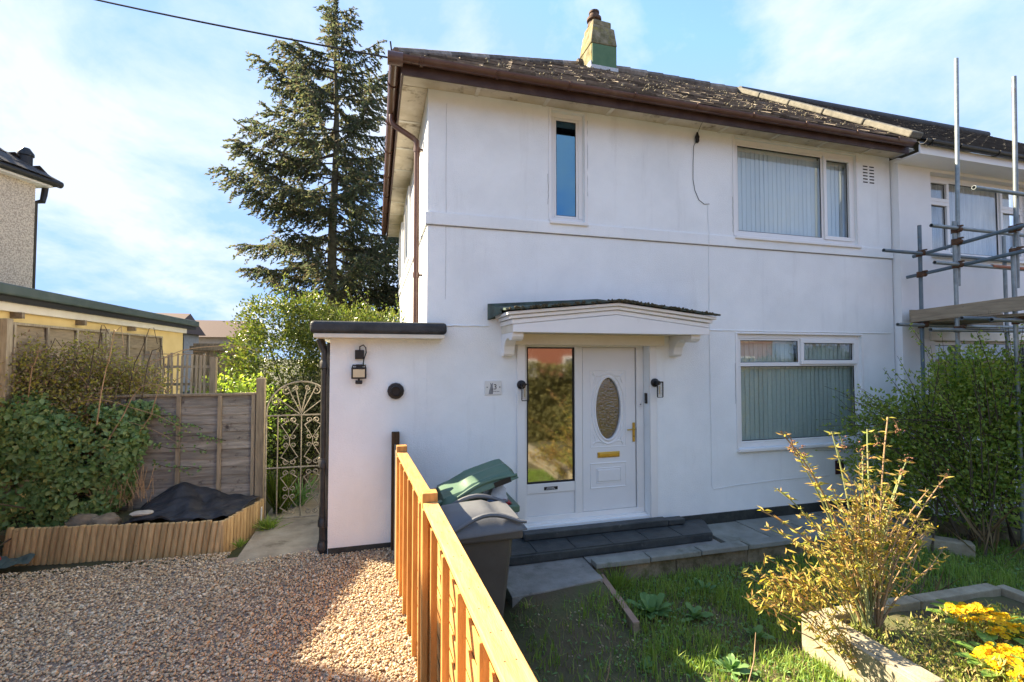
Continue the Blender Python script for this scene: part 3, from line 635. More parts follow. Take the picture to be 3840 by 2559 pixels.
ov = MB(); ov.add([(OX+(OA-.004)*math.cos(2*math.pi*i/nn), yl+.02, OZ+(OB-.004)*math.sin(2*math.pi*i/nn)) for i in range(nn)], [tuple(range(nn))]); ov.build('oval_pane', M['glass_door'], leaf)
def oval_ring(a_, b_, r_, nm):
    m = MB(); P = [(OX+a_*math.cos(2*math.pi*i/nn), yl-.001, OZ+b_*math.sin(2*math.pi*i/nn)) for i in range(nn+1)]; m.tube(P, r_, 8, False); m.build(nm, M['door'], leaf, True)
oval_ring(OA+.012, OB+.012, .014, 'oval_bead'); oval_ring(OA+.055, OB+.055, .009, 'oval_moulding')
def rect_mould(x0, x1, z0, z1, r_, nm):
    m = MB()
    for p, q in (((x0,z0),(x1,z0)),((x1,z0),(x1,z1)),((x1,z1),(x0,z1)),((x0,z1),(x0,z0))): m.tube([(p[0],yl,p[1]),(q[0],yl,q[1])], r_, 8)
    m.build(nm, M['door'], leaf, True)
rect_mould(2.535, 3.015, .945, 1.885, .005, 'panel_moulding')
for sx in (-1, 1):
    for sz in (-1, 1):
        m = MB(); cx, cz = OX+sx*.225, OZ+sz*.455
        for k in (0, 1):
            P = []
            for i in range(9):
                t = i/8; ex, ez = (.17*t, .02+.035*math.sin(math.pi*t)) if k else (.02+.03*math.sin(math.pi*t), .15*t)
                P.append((cx-sx*ex, yl-.001, cz-sz*ez))
            m.tube(P, [.003+.007*math.sin(math.pi*i/8) for i in range(9)], 6)
        m.build('corner_fan', M['door'], leaf, True)
rect_mould(2.535, 3.015, .45, .745, .008, 'panel_moulding'); rect_mould(2.61, 2.94, .51, .685, .006, 'panel_moulding')
MB().box(2.625, 2.925, yl-.012, yl+.001, .525, .67).build('raised_panel', M['door'], leaf, bevel=.01)
m = MB(); m.box(2.625, 2.925, yl-.012, yl-.0005, .815, .885); lb = m.build('letter_box', M['brass'], leaf, bevel=.006)
MB().box(2.645, 2.912, yl-.02, yl-.0125, .828, .868).build('flap', M['brass'], lb, bevel=.004)
m = MB(); m.box(3.105, 3.14, yl-.012, yl-.0005, .99, 1.23); hd = m.build('handle_plate', M['brass'], leaf, bevel=.005)
m = MB(); m.tube([(3.122,yl-.01,1.155),(3.122,yl-.05,1.155),(3.10,yl-.056,1.152),(3.01,yl-.052,1.148)], .009, 8); m.build('lever', M['brass'], hd, True)
m = MB(); m.lathe([(.008,0),(.008,.004)], (3.122,yl-.0125,1.06), 10, (0,-1,0)); m.build('keyhole', M['ink'], hd)
MB().box(1.66, 3.26, FY+.05, f-.001, .085, .118).build('door_sill', M['upvc'], H, bevel=.006)
# ---- porch canopy
CX0, CX1, CY = 1.30, 3.84, 4.75; CM = (CX0+CX1)/2
def gab(x0, x1, zb, zl, zr, y0, y1):
    return [(x0,y0,zb),(x1,y0,zb),(x1,y0,zl),((x0+x1)/2,y0,zr),(x0,y0,zl)], (0,y1-y0,0)
c = MB(); c.prism(*gab(CX0+.075, CX1-.075, 2.315, 2.40, 2.52, CY+.07, FY-.001)); can = c.build('canopy', M['cream_wood'], H)
for k, (o_, zl, zr, zb) in enumerate(((.055,2.445,2.575,2.395),(.03,2.485,2.615,2.447),(.0,2.522,2.652,2.487))):
    c = MB(); x0, x1 = CX0+o_, CX1-o_; xm = CM; y0 = CY+o_
    P = [(x0,y0,zb),(xm,y0,zb+(zr-zl)),(x1,y0,zb),(x1,y0,zl),(xm,y0,zr),(x0,y0,zl)]
    vs_ = [p for p in P]+[(p[0], FY-.002, p[2]) for p in P]
    c.add(vs_, [(0,1,4,5),(1,2,3,4),(0,5,11,6),(2,8,9,3),(5,4,10,11),(4,3,9,10),(0,6,7,1),(1,7,8,2)]); c.build('canopy_moulding', M['upvc'], can, bevel=.008)
c = MB(); c.add([(CX0+.07,CY+.066,2.312),(CX1-.07,CY+.066,2.312),(CX1-.07,CY+.066,2.39),(CM,CY+.066,2.52),(CX0+.07,CY+.066,2.39),
    (CX0+.07,CY+.045,2.312),(CX1-.07,CY+.045,2.312),(CX1-.07,CY+.045,2.39),(CM,CY+.045,2.52),(CX0+.07,CY+.045,2.39)], [(5,6,7,8,9),(0,4,3,2,1),(0,1,6,5),(1,2,7,6),(2,3,8,7),(3,4,9,8),(4,0,5,9)]); c.build('canopy_fascia', M['upvc'], can, bevel=.004)
for sx in (-1, 1):                                         # felted roof with a mossy drip edge
    c = MB(); xe = CM+sx*1.30
    P = [(xe,CY-.03,2.530),(CM,CY-.03,2.662),(CM,FY-.003,2.705),(xe,FY-.003,2.60)]
    vs_ = P+[(p[0],p[1],p[2]+.022) for p in P]; fs = [(0,1,2,3),(7,6,5,4),(0,4,5,1),(3,2,6,7),(0,3,7,4),(1,5,6,2)]
    if sx < 0: fs = [q[::-1] for q in fs]
    c.add(vs_, fs); c.build('canopy_roof', M['felt_green'], can)
    n = 90; tt = rng.uniform(0, 1, n); cen = np.stack([xe+(CM-xe)*tt, np.full(n, CY-.032), 2.545+.13*tt+rng.uniform(-.012, .012, n)], 1)
    V_, F_ = stones(cen, rng.uniform(.010, .022, n), (.8,.7)); tag(npmesh('edge_moss', V_, F_, M['moss_edge'], can, (CM, CY, 2.6), True), kind='stuff')
c = MB(); c.quad((CX0-.09,FY-.006,2.47), (CM,FY-.006,2.70), (CM,FY-.006,2.755), (CX0-.09,FY-.006,2.655)); c.quad((CM,FY-.006,2.70), (CX1+.02,FY-.006,2.58), (CX1+.02,FY-.006,2.625), (CM,FY-.006,2.755))
c.quad((CX0-.09,FY-.006,2.47), (CX0-.09,FY-.006,2.655), (CX0-.02,CY+.2,2.57), (CX0-.01,CY+.2,2.52)); c.build('wall_flashing', M['felt_green'], can)
for x0 in (1.375, 3.56):
    prof = [(FY-.001,2.06),(FY-.07,2.06),(FY-.10,2.085),(FY-.105,2.12),(FY-.12,2.17),(FY-.165,2.225),(FY-.235,2.255),(FY-.30,2.255),(FY-.33,2.235),(FY-.375,2.225),(FY-.43,2.24),(FY-.455,2.27),(FY-.455,2.313),(FY-.001,2.313)]
    c = MB(); c.prism([(x0,p[0],p[1]) for p in prof], (.125,0,0)); c.build('bracket', M['upvc'], can, bevel=.005)
# ---- front steps
S = thing('front_steps', (2.6, 5.05, -.09), 'two black painted steps below the white front door', 'steps')
MB().prism([(1.18,4.80,-.088),(3.80,4.82,-.088),(3.98,5.20,-.088),(3.98,5.276,-.088),(1.18,5.276,-.088)], (0,0,.092)).build('lower_step', M['slate_paint'], S, bevel=.012)
for i in range(6):
    x0 = 1.20+i*.44; x1 = min(x0+.43, 3.78)
    for (ya, yb) in ((4.815, 5.13),): MB().box(x0, x1, ya, yb, .0045, .013+jit(.0015)).build('step_tile', M['slate_paint'], S, bevel=.002)
MB().box(1.60, 3.42, 5.135, 5.262, .0135, .088).build('upper_step', M['slate_paint'], S, bevel=.008)
MB().box(3.43, 3.66, 5.14, 5.262, .0135, .075).build('side_block', M['slate_paint'], S, bevel=.008)
# ------------------------------------------------------------------ attached house on the right
NB = thing('neighbouring_house', (11, 8.6, 0), 'attached pale rendered house with dark tiled roof behind the scaffold', 'house')
NY = 5.19
wo = [(8.06,10.35,3.60,4.86),(8.06,10.35,.8,2.35)]
w = wall_open(7.40, 15.0, -.3, 5.0, NY, wo, .2); w.quad((7.40,NY,-.3), (7.40,NY,5.0), (7.40,FY+.05,5.0), (7.40,FY+.05,-.3)); w.build('front_wall', M['render2'], NB)
MB().box(7.41, 15, 12.0, 12.2, -.3, 5.0).build('back_wall', M['render2'], NB); MB().box(14.8, 15, NY+.21, 11.99, -.3, 5.0).build('gable_wall', M['render2'], NB)
MB().box(7.42, 14.79, NY+.25, 11.99, 2.45, 2.6).build('floor', M['scaf_board'], NB)
window(NB, 8.06, 10.35, 3.60, 4.86, NY, [(.025,.235,.68,.955,True),(.025,.235,.045,.68,True),(.235,.745,.045,.955,False),(.745,.975,.68,.955,True),(.745,.975,.045,.68,True)], rec=.11)
window(NB, 8.06, 10.35, .8, 2.35, NY, [(.025,.31,.04,.96,True),(.31,.975,.04,.96,False)], rec=.11)
cur = MB(); P = []
for i in range(61):
    x_ = 8.12+i*2.17/60; P.append((x_, NY+.26+.02*math.sin(i*1.9)))
for z0, z1 in ((3.62,4.84),):
    cur = MB()
    for i in range(60): (xa,ya), (xb,yb) = P[i], P[i+1]; cur.quad((xa,ya,z0), (xb,yb,z0), (xb,yb,z1), (xa,ya,z1))
    cur.build('net_curtain', M['curtain'], NB, True)
MB().box(7.95, 10.45, NY-.03, NY-.001, 2.30, 2.43).build('timber_lintel', M['cream_wood'], NB, bevel=.004)
MB().box(7.30, 15, 4.84, NY-.001, 4.905, 4.93).build('soffit', M['upvc'], NB); MB().box(7.30, 15, 4.815, 4.839, 4.90, 5.03).build('fascia', M['upvc'], NB, bevel=.003)
gutter([(7.27,4.76,5.065), (15,4.76,5.04)], .055).build('gutter', M['black_pl'], NB, True)
for xx in (7.40, 7.95, 8.75, 9.55, 10.35, 11.15, 12.0):
    m = MB(); pts = [(xx, 4.76+.06*math.cos(math.pi+math.pi*j/10), 5.063+.06*math.sin(math.pi+math.pi*j/10)) for j in range(11)]
    for p, q in zip(pts[:-1], pts[1:]): m.beam(p, q, .012, .035, (1,0,0))
    m.build('gutter_bracket', M['black_pl'], NB)
rf = MB(); rf.add([(7.64,EY-.03,EZ+.0),(15.2,EY-.03,EZ+.0),(15.2,RY,RZ+.02),(7.64,RY,RZ+.02),(7.64,BY,EZ),(15.2,BY,EZ)], [(0,1,2,3),(3,2,5,4)]); nr = rf.build('roof', M['tile_new'], NB)
tm = tile_course(lambda x,u,h: (x, EY-.03+u*cl-h*sl_, EZ+.01+u*sl_+h*cl), rows+1, .27, lambda r_: (7.65, 15.2), tw=.27, th=.03, lift=.05, jig=.002); tag(tm.build('roof_tiles', M['tile_new'], nr), kind='stuff')
hp = MB(); hp.tube([(7.5,RY,RZ+.07),(15.2,RY,RZ+.07)], .10, 10); hp.build('ridge', M['tile_new'], nr, True)

# ------------------------------------------------------------------ scaffold before the attached house
SC = thing('scaffold', (7.8, 4.4, -.2), 'steel tube scaffold with timber boards before the attached house', 'scaffold')
TR = .0242
def pole(p, q, mat='galv', r=TR, nm='tube'):
    m = MB(); d_ = V3(q)-V3(p); L_ = np.linalg.norm(d_); d_ /= L_
    m.tube([p, q], r, 12, False); m2 = MB(); m2.tube([p, q], r-.004, 12, False); m.add(m2.v, [f_[::-1] for f_ in m2.f])
    k = 12
    m.f += [(i, (i+1) % k, 2*k+(i+1) % k, 2*k+i)[::-1] for i in range(k)]+[(k+i, k+(i+1) % k, 3*k+(i+1) % k, 3*k+i) for i in range(k)]
    return m.build(nm, M[mat], SC, True)
def coupler(p, ax=(1,0,0)):
    m = MB(); p = V3(p); m.tube([p-V3((0,0,.04)), p+V3((0,0,.04))], .036, 10); a_ = V3(ax)
    m.tube([p+V3((0,-.048,0))-a_*.035, p+V3((0,-.048,0))+a_*.035], .034, 10); m.box(p[0]+.03, p[0]+.075, p[1]-.02, p[1]+.02, p[2]-.012, p[2]+.012); m.box(p[0]-.012, p[0]+.012, p[1]-.10, p[1]-.04, p[2]+.03, p[2]+.05)
    m.build('coupler', M['rust'], SC, True)
pole((7.42,4.95,-.25), (7.44,4.95,3.93), 'galv_blue', nm='standard'); pole((7.40,4.50,-.25), (7.40,4.50,3.86), 'galv', nm='standard'); pole((7.47,4.515,3.0), (7.54,4.50,6.10), 'galv', nm='standard')
pole((7.50,3.95,-.25), (7.50,3.95,3.4), 'galv', nm='standard'); pole((7.57,3.96,2.9), (7.63,3.95,5.55), 'galv', nm='standard')
pole((9.2,4.95,-.25), (9.2,4.95,3.9), nm='standard'); pole((9.2,4.0,-.25), (9.2,4.0,5.6), nm='standard')
for (x0, y_, z_, m_) in ((6.68,4.90,3.515,'galv_blue'), (6.90,4.45,3.755,'galv'), (6.94,4.45,3.275,'galv'), (6.76,3.90,4.05,'galv')): pole((x0,y_,z_), (x0+2.7,y_,z_-.01), m_, nm='ledger')
pole((8.0,4.445,3.28), (9.4,4.445,3.27), 'orange_tube', TR+.001, nm='ledger')
for (y0, z0, y1, z1, m_) in ((5.05,3.50,3.5,3.66,'galv_blue'), (5.14,3.215,3.5,3.345,'galv_blue')): pole((7.45,y0,z0), (7.45,y1,z1), m_, nm='transom')
pole((6.90,4.90,2.50), (9.5,4.90,2.50), 'galv', nm='ledger'); pole((6.79,4.42,2.40), (9.5,4.42,2.41), 'galv', nm='ledger'); pole((6.95,3.88,2.49), (9.5,3.88,2.49), 'galv', nm='ledger')
pole((6.92,4.16,2.53), (8.4,4.05,2.535), 'galv_blue', nm='ledger')
for (a_, b_, c_) in ((7.42,4.95,3.52),(7.40,4.50,3.58),(7.40,4.50,3.27),(7.42,4.95,3.22),(7.50,3.95,3.62),(7.50,3.95,3.34),(7.42,4.95,2.50),(7.40,4.50,2.42),(7.50,3.95,2.49),(7.40,4.50,3.74)): coupler((a_,b_,c_))
def plank(p, q, w_, h_, nm='board', mat='scaf_board'): m = MB(); m.beam(p, q, w_, h_); m.build(nm, M[mat], SC, bevel=.004)
for i, xx in enumerate((7.56, 7.79, 8.02, 8.25)): plank((xx,5.08,2.55), (xx,3.3,2.565), .222, .036)
plank((7.365,5.03,2.63), (7.365,3.3,2.715), .036, .17, 'toe_board'); plank((7.38,5.06,2.63), (9.3,5.06,2.63), .036, .2, 'toe_board')
m = MB()
for i in range(8): m.tube([(8.02+i*.07,3.99,2.66),(8.02+i*.07,3.99,3.75)], .004, 5)
for i in range(12): m.tube([(8.0,3.99,2.68+i*.09),(8.53,3.99,2.68+i*.09)], .004, 5)
m.build('mesh_guard', M['mesh_blue'], SC)
# ------------------------------------------------------------------ neighbour's house and garage on the left
def hiproof(mb, c, hx, hy, z, pitch, ov=.4):
    """hip roof on a rectangle centred at c (rotated by caller)"""
    t = math.tan(pitch); a, b = hx+ov, hy+ov; r = min(a, b); h = r*t; rl = max(a, b)-r
    R1 = (-rl if a > b else 0, -rl if b > a else 0, z+h); R2 = (rl if a > b else 0, rl if b > a else 0, z+h)
    P = [(-a,-b,z),(a,-b,z),(a,b,z),(-a,b,z),R1,R2]
    F = [(0,1,5,4),(1,2,5),(2,3,4,5),(3,0,4)] if a > b else [(0,1,4),(1,2,5,4),(2,3,5),(3,0,4,5)]
    mb.add(P, F+[(3,2,1,0)]); return P
LH = thing('pebbledash_house', (-9.0, 7.2, 0), 'pebbledashed house with slate hip roof at the left edge', 'house')
ang = R(-20); ca, sa = math.cos(ang), math.sin(ang)
def lrot(p): return (-9.95+p[0]*ca-p[1]*sa, 7.75+p[0]*sa+p[1]*ca, p[2])
m = MB(); m.box(-3.3, 3.3, -3.6, 3.6, -.3, 5.0); m.v = [lrot(p) for p in m.v]; m.build('wall', M['pebbledash'], LH)
m = MB(); hiproof(m, None, 3.1, 3.4, 5.12, R(36), .42); m.v = [lrot(p) for p in m.v]; lr = m.build('roof', M['slate'], LH)
# slates in courses on the two slopes towards the garden
tl, sl2 = math.tan(R(36)), math.sin(R(36)); c36 = math.cos(R(36)); A, B = 3.52, 3.82
t1 = tile_course(lambda x,u,h: lrot((A-u*c36+h*sl2, x, 5.12+u*sl2+h*c36)), 16, .26, lambda r_: (-B+r_*.26*c36+.12, B-r_*.26*c36-.12), tw=.26, th=.008, lift=.018)
t2 = tile_course(lambda x,u,h: lrot((-x, B-u*c36+h*sl2, 5.12+u*sl2+h*c36)), 16, .26, lambda r_: (-A+r_*.26*c36+.12, A-r_*.26*c36-.12), tw=.26, th=.008, lift=.018)
t1.add(t2.v, t2.f); tag(t1.build('roof_slates', M['slate'], lr), kind='stuff')
m = MB(); m.tube([(A-.04,-B,5.07),(A-.04,B+.04,5.07)], .06, 10); m.v = [lrot(p) for p in m.v]; m.build('gutter', M['black_pl'], LH, True)
m = MB(); m.tube([(A+.0,B-.04,5.07),(-A,B-.04,5.07)], .06, 10); m.v = [lrot(p) for p in m.v]; m.build('gutter', M['black_pl'], LH, True)
m = MB(); m.box(-3.45, 3.45, -3.75, 3.75, 4.985, 5.02); m.v = [lrot(p) for p in m.v]; m.build('soffit', M['upvc'], LH)
m = MB(); m.tube([(3.30,B-.06,5.0),(3.28,B-.06,4.86),(3.30,B-.1,4.74),(3.22,3.66,4.70),(3.22,3.66,.0)], .045, 10); m.v = [lrot(p) for p in m.v]; m.build('downpipe', M['black_pl'], LH, True)
m = MB(); m.lathe([(.09,0),(.09,.22),(.11,.23),(.11,.27),(.05,.36)], (3.22,3.5,5.22), 12); m.v = [lrot(p) for p in m.v]; m.build('vent_cowl', M['black_pl'], LH, True)
m = MB(); m.box(3.301, 3.34, -1.2, .2, 3.4, 4.6); m.v = [lrot(p) for p in m.v]; m.build('window', M['upvc'], LH)
MB().box(-9.0, -8.1, 7.9, 8.5, 6.3, 8.1).build('chimney', M['brick'], LH)
G = thing('yellow_garage', (-5.0, 7.0, 0), 'yellow painted flat-roofed garage behind the left hedge', 'garage')
MB().box(-6.3, -3.9, 4.0, 11.55, -.2, 2.62).build('wall', M['yellow_wall'], G)
MB().box(-6.5, -3.74, 3.8, 12.0, 2.71, 2.83).build('roof', M['garage_roof'], G, bevel=.02)
MB().box(-6.48, -3.78, 3.82, 11.92, 2.645, 2.708).build('fascia', M['black_edge'], G)
MB().box(-3.899, -3.83, 4.0, 11.55, 2.55, 2.644).build('wall_plate', M['cream_wood'], G)
for yy in (5.4, 6.6, 7.8, 9.2): MB().box(-3.898, -3.79, yy, yy+.05, 2.48, 2.549).build('rafter_end', M['board_tan'], G)
MB().box(-6.2, -3.895, 11.551, 11.59, -.2, 2.54).build('corner_board', M['black_edge'], G)
# tan lap-board fence along the garage
def lap_panel(parent, p0, p1, z0, z1, n_boards, bmat, fmat, battens, side=1, cap=True, thick=.012, wavy=.006, bat=(.035,.022), seg=7):
    """overlapping waney boards, framed by battens on the face towards `side` of the run p0->p1"""
    p0, p1 = V3((*p0,0)), V3((*p1,0)); d_ = p1-p0; L_ = np.linalg.norm(d_); d_ /= L_; nrm = V3((d_[1],-d_[0],0))*side
    hgt = (z1-z0)/n_boards
    for i in range(n_boards):
        m = MB(); zb, zt = z0+i*hgt-.02, z0+(i+1)*hgt+.012; vs_ = []; ph_ = random.uniform(0, 6)
        for k in range(seg+1):
            t = k/seg; q = p0+d_*L_*t; zb_ = zb+wavy*math.sin(ph_+t*9)+jit(wavy*.4)
            for (zz_, off) in ((zb_, .019), (zt, .003)):
                vs_.append(tuple(q+nrm*off+V3((0,0,zz_)))); vs_.append(tuple(q+nrm*(off-thick*.6)+V3((0,0,zz_))))
        fs = []
        for k in range(seg):
            a_, b_ = 4*k, 4*(k+1); fs += [(a_,b_,b_+2,a_+2), (a_+1,a_+3,b_+3,b_+1), (a_,a_+1,b_+1,b_), (a_+2,b_+2,b_+3,a_+3)]
        fs += [(0,2,3,1), (4*seg,4*seg+1,4*seg+3,4*seg+2)]
        if side < 0: fs = [f_[::-1] for f_ in fs]
        m.add(vs_, fs); m.build('board', bmat, parent)
    for t in battens:
        for sd_ in (1, -1):
            q = p0+d_*L_*t+nrm*(.019+bat[1]/2+.002 if sd_ > 0 else -.009-bat[1]/2)
            m = MB(); m.obox((q[0],q[1],(z0+z1)/2), d_*bat[0]/2, nrm*bat[1]/2, (0,0,(z1-z0)/2)); m.build('batten', fmat, parent, bevel=.003)
    if cap:
        q = (p0+p1)/2+nrm*.004; m = MB(); m.obox((q[0],q[1],z1+.014), d_*(L_/2), nrm*.035, (0,0,.014)); m.build('capping_rail', fmat, parent, bevel=.003)
TF = thing('tan_lap_fence', (-3.8, 8.2, 0), 'tan lap-board fence standing against the yellow garage', 'fence')
for k in range(2):
    ya = 10.2-k*1.95; lap_panel(TF, (-3.80, ya), (-3.80, ya-1.83), .55, 2.40, 10, M['board_tan'], M['picket'], (.02,.36,.68,.98), -1)
    MB().box(-3.84, -3.75, ya-1.93, ya-1.84, -.1, 2.46).build('post', M['picket'], TF, bevel=.004)
# grey boarded gate and post beyond the garage
SG = thing('boarded_screen', (-3.5, 12.3, 0), 'grey vertical board screen beyond the garage corner', 'screen')
for i in range(10): MB().box(-3.95+i*.105, -3.95+i*.105+.098, 12.3+jit(.004), 12.33, -.05, 2.36).build('board', M['batten_grey'], SG)
MB().box(-4.0, -2.88, 12.24, 12.299, 2.2, 2.3).build('rail', M['batten_grey'], SG)
# weathered picket trellis behind the grey fence
PF = thing('picket_trellis', (-2.9, 7.6, 0), 'weathered picket trellis above the grey fence', 'fence')
xx = -3.62; i = 0
while xx < -2.24:
    big = i in (9, 10); wd = .05 if big else random.uniform(.02, .03)
    m = MB(); m.obox((xx, 7.6+jit(.01), 1.47), (wd/2,0,jit(.002)), (0,.008,0), (jit(.012),0,.62+jit(.03)+(.05 if big else 0))); m.build('picket', M['picket'], PF); xx += random.uniform(.055, .085) if i < 8 else random.uniform(.05, .06); i += 1
for z in (1.25, 1.66, 1.90): MB().box(-3.64, -2.22, 7.61, 7.625, z, z+.035).build('rail', M['picket'], PF)
MB().box(-2.23, -2.15, 7.58, 7.66, -.1, 2.05).build('post', M['batten_grey'], PF, bevel=.004)
# grey waney fence with its tall post
GF = thing('grey_lap_fence', (-2.2, 6.7, 0), 'grey weathered lap fence panel above the black membrane', 'fence')
lap_panel(GF, (-3.25, 6.70), (-1.43, 6.66), .10, 1.58, 14, M['board_grey'], M['batten_grey'], (.015,.28,.538,.78,.985), 1, wavy=.006, bat=(.045,.02), seg=9)
MB().box(-1.425, -1.33, 6.60, 6.69, -.1, 1.79).build('post', M['batten_grey'], GF, bevel=.005)
# distant tiled houses between garage and bush
for (x_, y_, w_, h_, lab) in ((-14.6, 34, 3.2, 4.75, 'distant brown tiled roof right of the garage'), (-13.4, 42, 4.0, 4.9, 'farther brown tiled roof just left of the glossy bush')):
    T = thing('far_house', (x_, y_, 0), lab, 'house'); MB().box(x_-w_, x_+w_, y_-2.5, y_+2.5, -.5, 3.6).build('wall', M['far_wall'], T)
    m = MB(); m.prism([(x_-w_-.3,y_-2.9,3.5),(x_-w_-.3,y_+2.9,3.5),(x_-w_-.3,y_,h_)], (2*w_+.6,0,0)); m.build('roof', M['brick_tile'], T)
    MB().box(x_-.6, x_+.6, y_-2.55, y_-2.501, 1.6, 2.9).build('window', M['upvc'], T)
# ------------------------------------------------------------------ wrought-iron gate
GT = thing('iron_gate', (-.9, 6.55, 0), 'arched wrought-iron scroll gate beside the white annexe', 'gate')
GY = 6.55; g0, g1 = -1.295, -.50; gm = (g0+g1)/2
def bar(pts, r=.008, nm='bar', n=6): m = MB(); m.tube(pts, r, n); return m.build(nm, M['gate_iron'], GT, True)
for x_ in (g0, g1): bar([(x_,GY,.06),(x_,GY,1.36)], .011, 'stile')
for z in (.06, .68, 1.325): bar([(g0,GY,z),(g1,GY,z)], .010, 'rail')
arc = [(gm-math.cos(math.pi*i/20)*(g1-g0)/2, GY, 1.36+math.sin(math.pi*i/20)*.385) for i in range(21)]; bar(arc, .011, 'arch')
for x_ in (g0+.13, g0+.40, g1-.13): bar([(x_,GY,.06),(x_,GY,1.325)], .008)
def scroll(cx, cz, r0, turns, start, sgn, lead=None, r=.0062):
    P = []
    if lead: P += [(lead[0], GY, lead[1])]
    nn_ = 22
    for i in range(nn_):
        t = i/(nn_-1); a_ = start+sgn*turns*2*math.pi*t; rr = r0*(1-.75*t); P.append((cx+rr*math.cos(a_), GY, cz+rr*math.sin(a_)))
    return bar(P, r, 'scroll', 5)
for sx in (-1, 1):                                       # fan in the arch
    scroll(gm+sx*.17, 1.63, .055, 1.3, math.pi/2 if sx > 0 else math.pi/2, -sx, (gm, 1.34)); scroll(gm+sx*.29, 1.50, .055, 1.3, math.pi/2, -sx, (gm+sx*.02, 1.34))
    scroll(gm+sx*.075, 1.66, .035, 1.1, math.pi/2, sx, (gm, 1.36))
for (xa, xb) in ((g0+.13, g0+.40), (g0+.40, g1-.13)):
    xm = (xa+xb)/2
    for (z0, z1) in ((.08,.66), (.70,1.31)):
        zm = (z0+z1)/2
        for sx in (-1, 1):
            bar([(xm-sx*.10,GY,z0+.10),(xm,GY+.004*sx,zm-.04),(xm,GY+.004*sx,zm+.04),(xm+sx*.10,GY,z1-.10)], .0058)
            for zc, s2 in ((z0+.05, 1), (z1-.05, -1)): scroll(xm+sx*.045, zc, .035, 1.15, 0 if sx < 0 else math.pi, sx*s2, (xm+sx*.10, zc+s2*.06))
            for zc in (zm-.055, zm+.055): scroll(xm+sx*.045, zc, .032, 1.0, math.pi if sx > 0 else 0, sx*(1 if zc > zm else -1))
# ------------------------------------------------------------------ timber fence in the foreground
TFn = thing('timber_fence', (.28, 3.2, 0), 'new orange pine lap fence running from the house towards the camera', 'fence')
FP = [(.215,5.24), (.24,4.66), (.325,3.03), (.395,1.12), (.44,-.75)]
FZ = 1.165
def fence_post(p, top, mat, z0=-.3, s_=.047):
    m = MB(); m.box(p[0]-s_, p[0]+s_, p[1]-s_, p[1]+s_, z0, top); return m.build('post', mat, TFn, bevel=.005)
MB().box(.165, .245, 5.20, 5.278, -.1, 1.26).build('post', M['post_dark'], TFn, bevel=.005)
for p in FP[1:]: fence_post(p, FZ+.055, M['pine'])
MB().box(.192, .216, 4.73, 5.19, .0, 1.14).build('end_board', M['batten_grey'], TFn, bevel=.003)
def deep_panel(p0, p1, z0, z1, nb):
    p0_, p1_ = V3((*p0,0)), V3((*p1,0)); d_ = p1_-p0_; L0 = np.linalg.norm(d_); d_ /= L0
    a, b = p0_+d_*.05, p1_-d_*.05
    lap_panel(TFn, a[:2], b[:2], z0, z1-.03, 9, M['pine_y'], M['pine'], (), -1, False, thick=.014, wavy=.010, seg=9)
    L_ = np.linalg.norm(b-a); nrm = V3((d_[1],-d_[0],0))          # towards +x or -x
    left = nrm if nrm[0] < 0 else -nrm
    for t in np.linspace(.02, .98, nb):
        for sgn in (1, -1):
            q = a+(b-a)*t+left*(.037 if sgn > 0 else -.028); dd = .017 if sgn > 0 else .013
            m = MB(); m.obox((q[0],q[1],(z0+z1-.03)/2+jit(.004)), d_*.019, left*dd, (0,0,(z1-.03-z0)/2)); m.build('batten', M['pine'], TFn, bevel=.003)
    nl = MB()
    for t in np.linspace(.03, .97, nb*2):
        for sgn in (-1, 1): p_ = a+(b-a)*t+left*(.018*sgn)+V3((0,0,z1+.0003)); nl.lathe([(.0028,0),(.0028,.0008)], p_, 6)
    tag(nl.build('nail_heads', M['rust'], TFn), kind='stuff')
    q = (a+b)/2; m = MB(); m.obox((q[0],q[1],z1-.014), d_*(L_/2-.001), left*.045, (0,0,.014)); m.build('capping_rail', M['pine_y'], TFn, bevel=.004)
deep_panel(FP[1], FP[2], .0, FZ, 6); deep_panel(FP[2], FP[3], .0, FZ, 6); deep_panel(FP[3], FP[4], .0, FZ, 6)
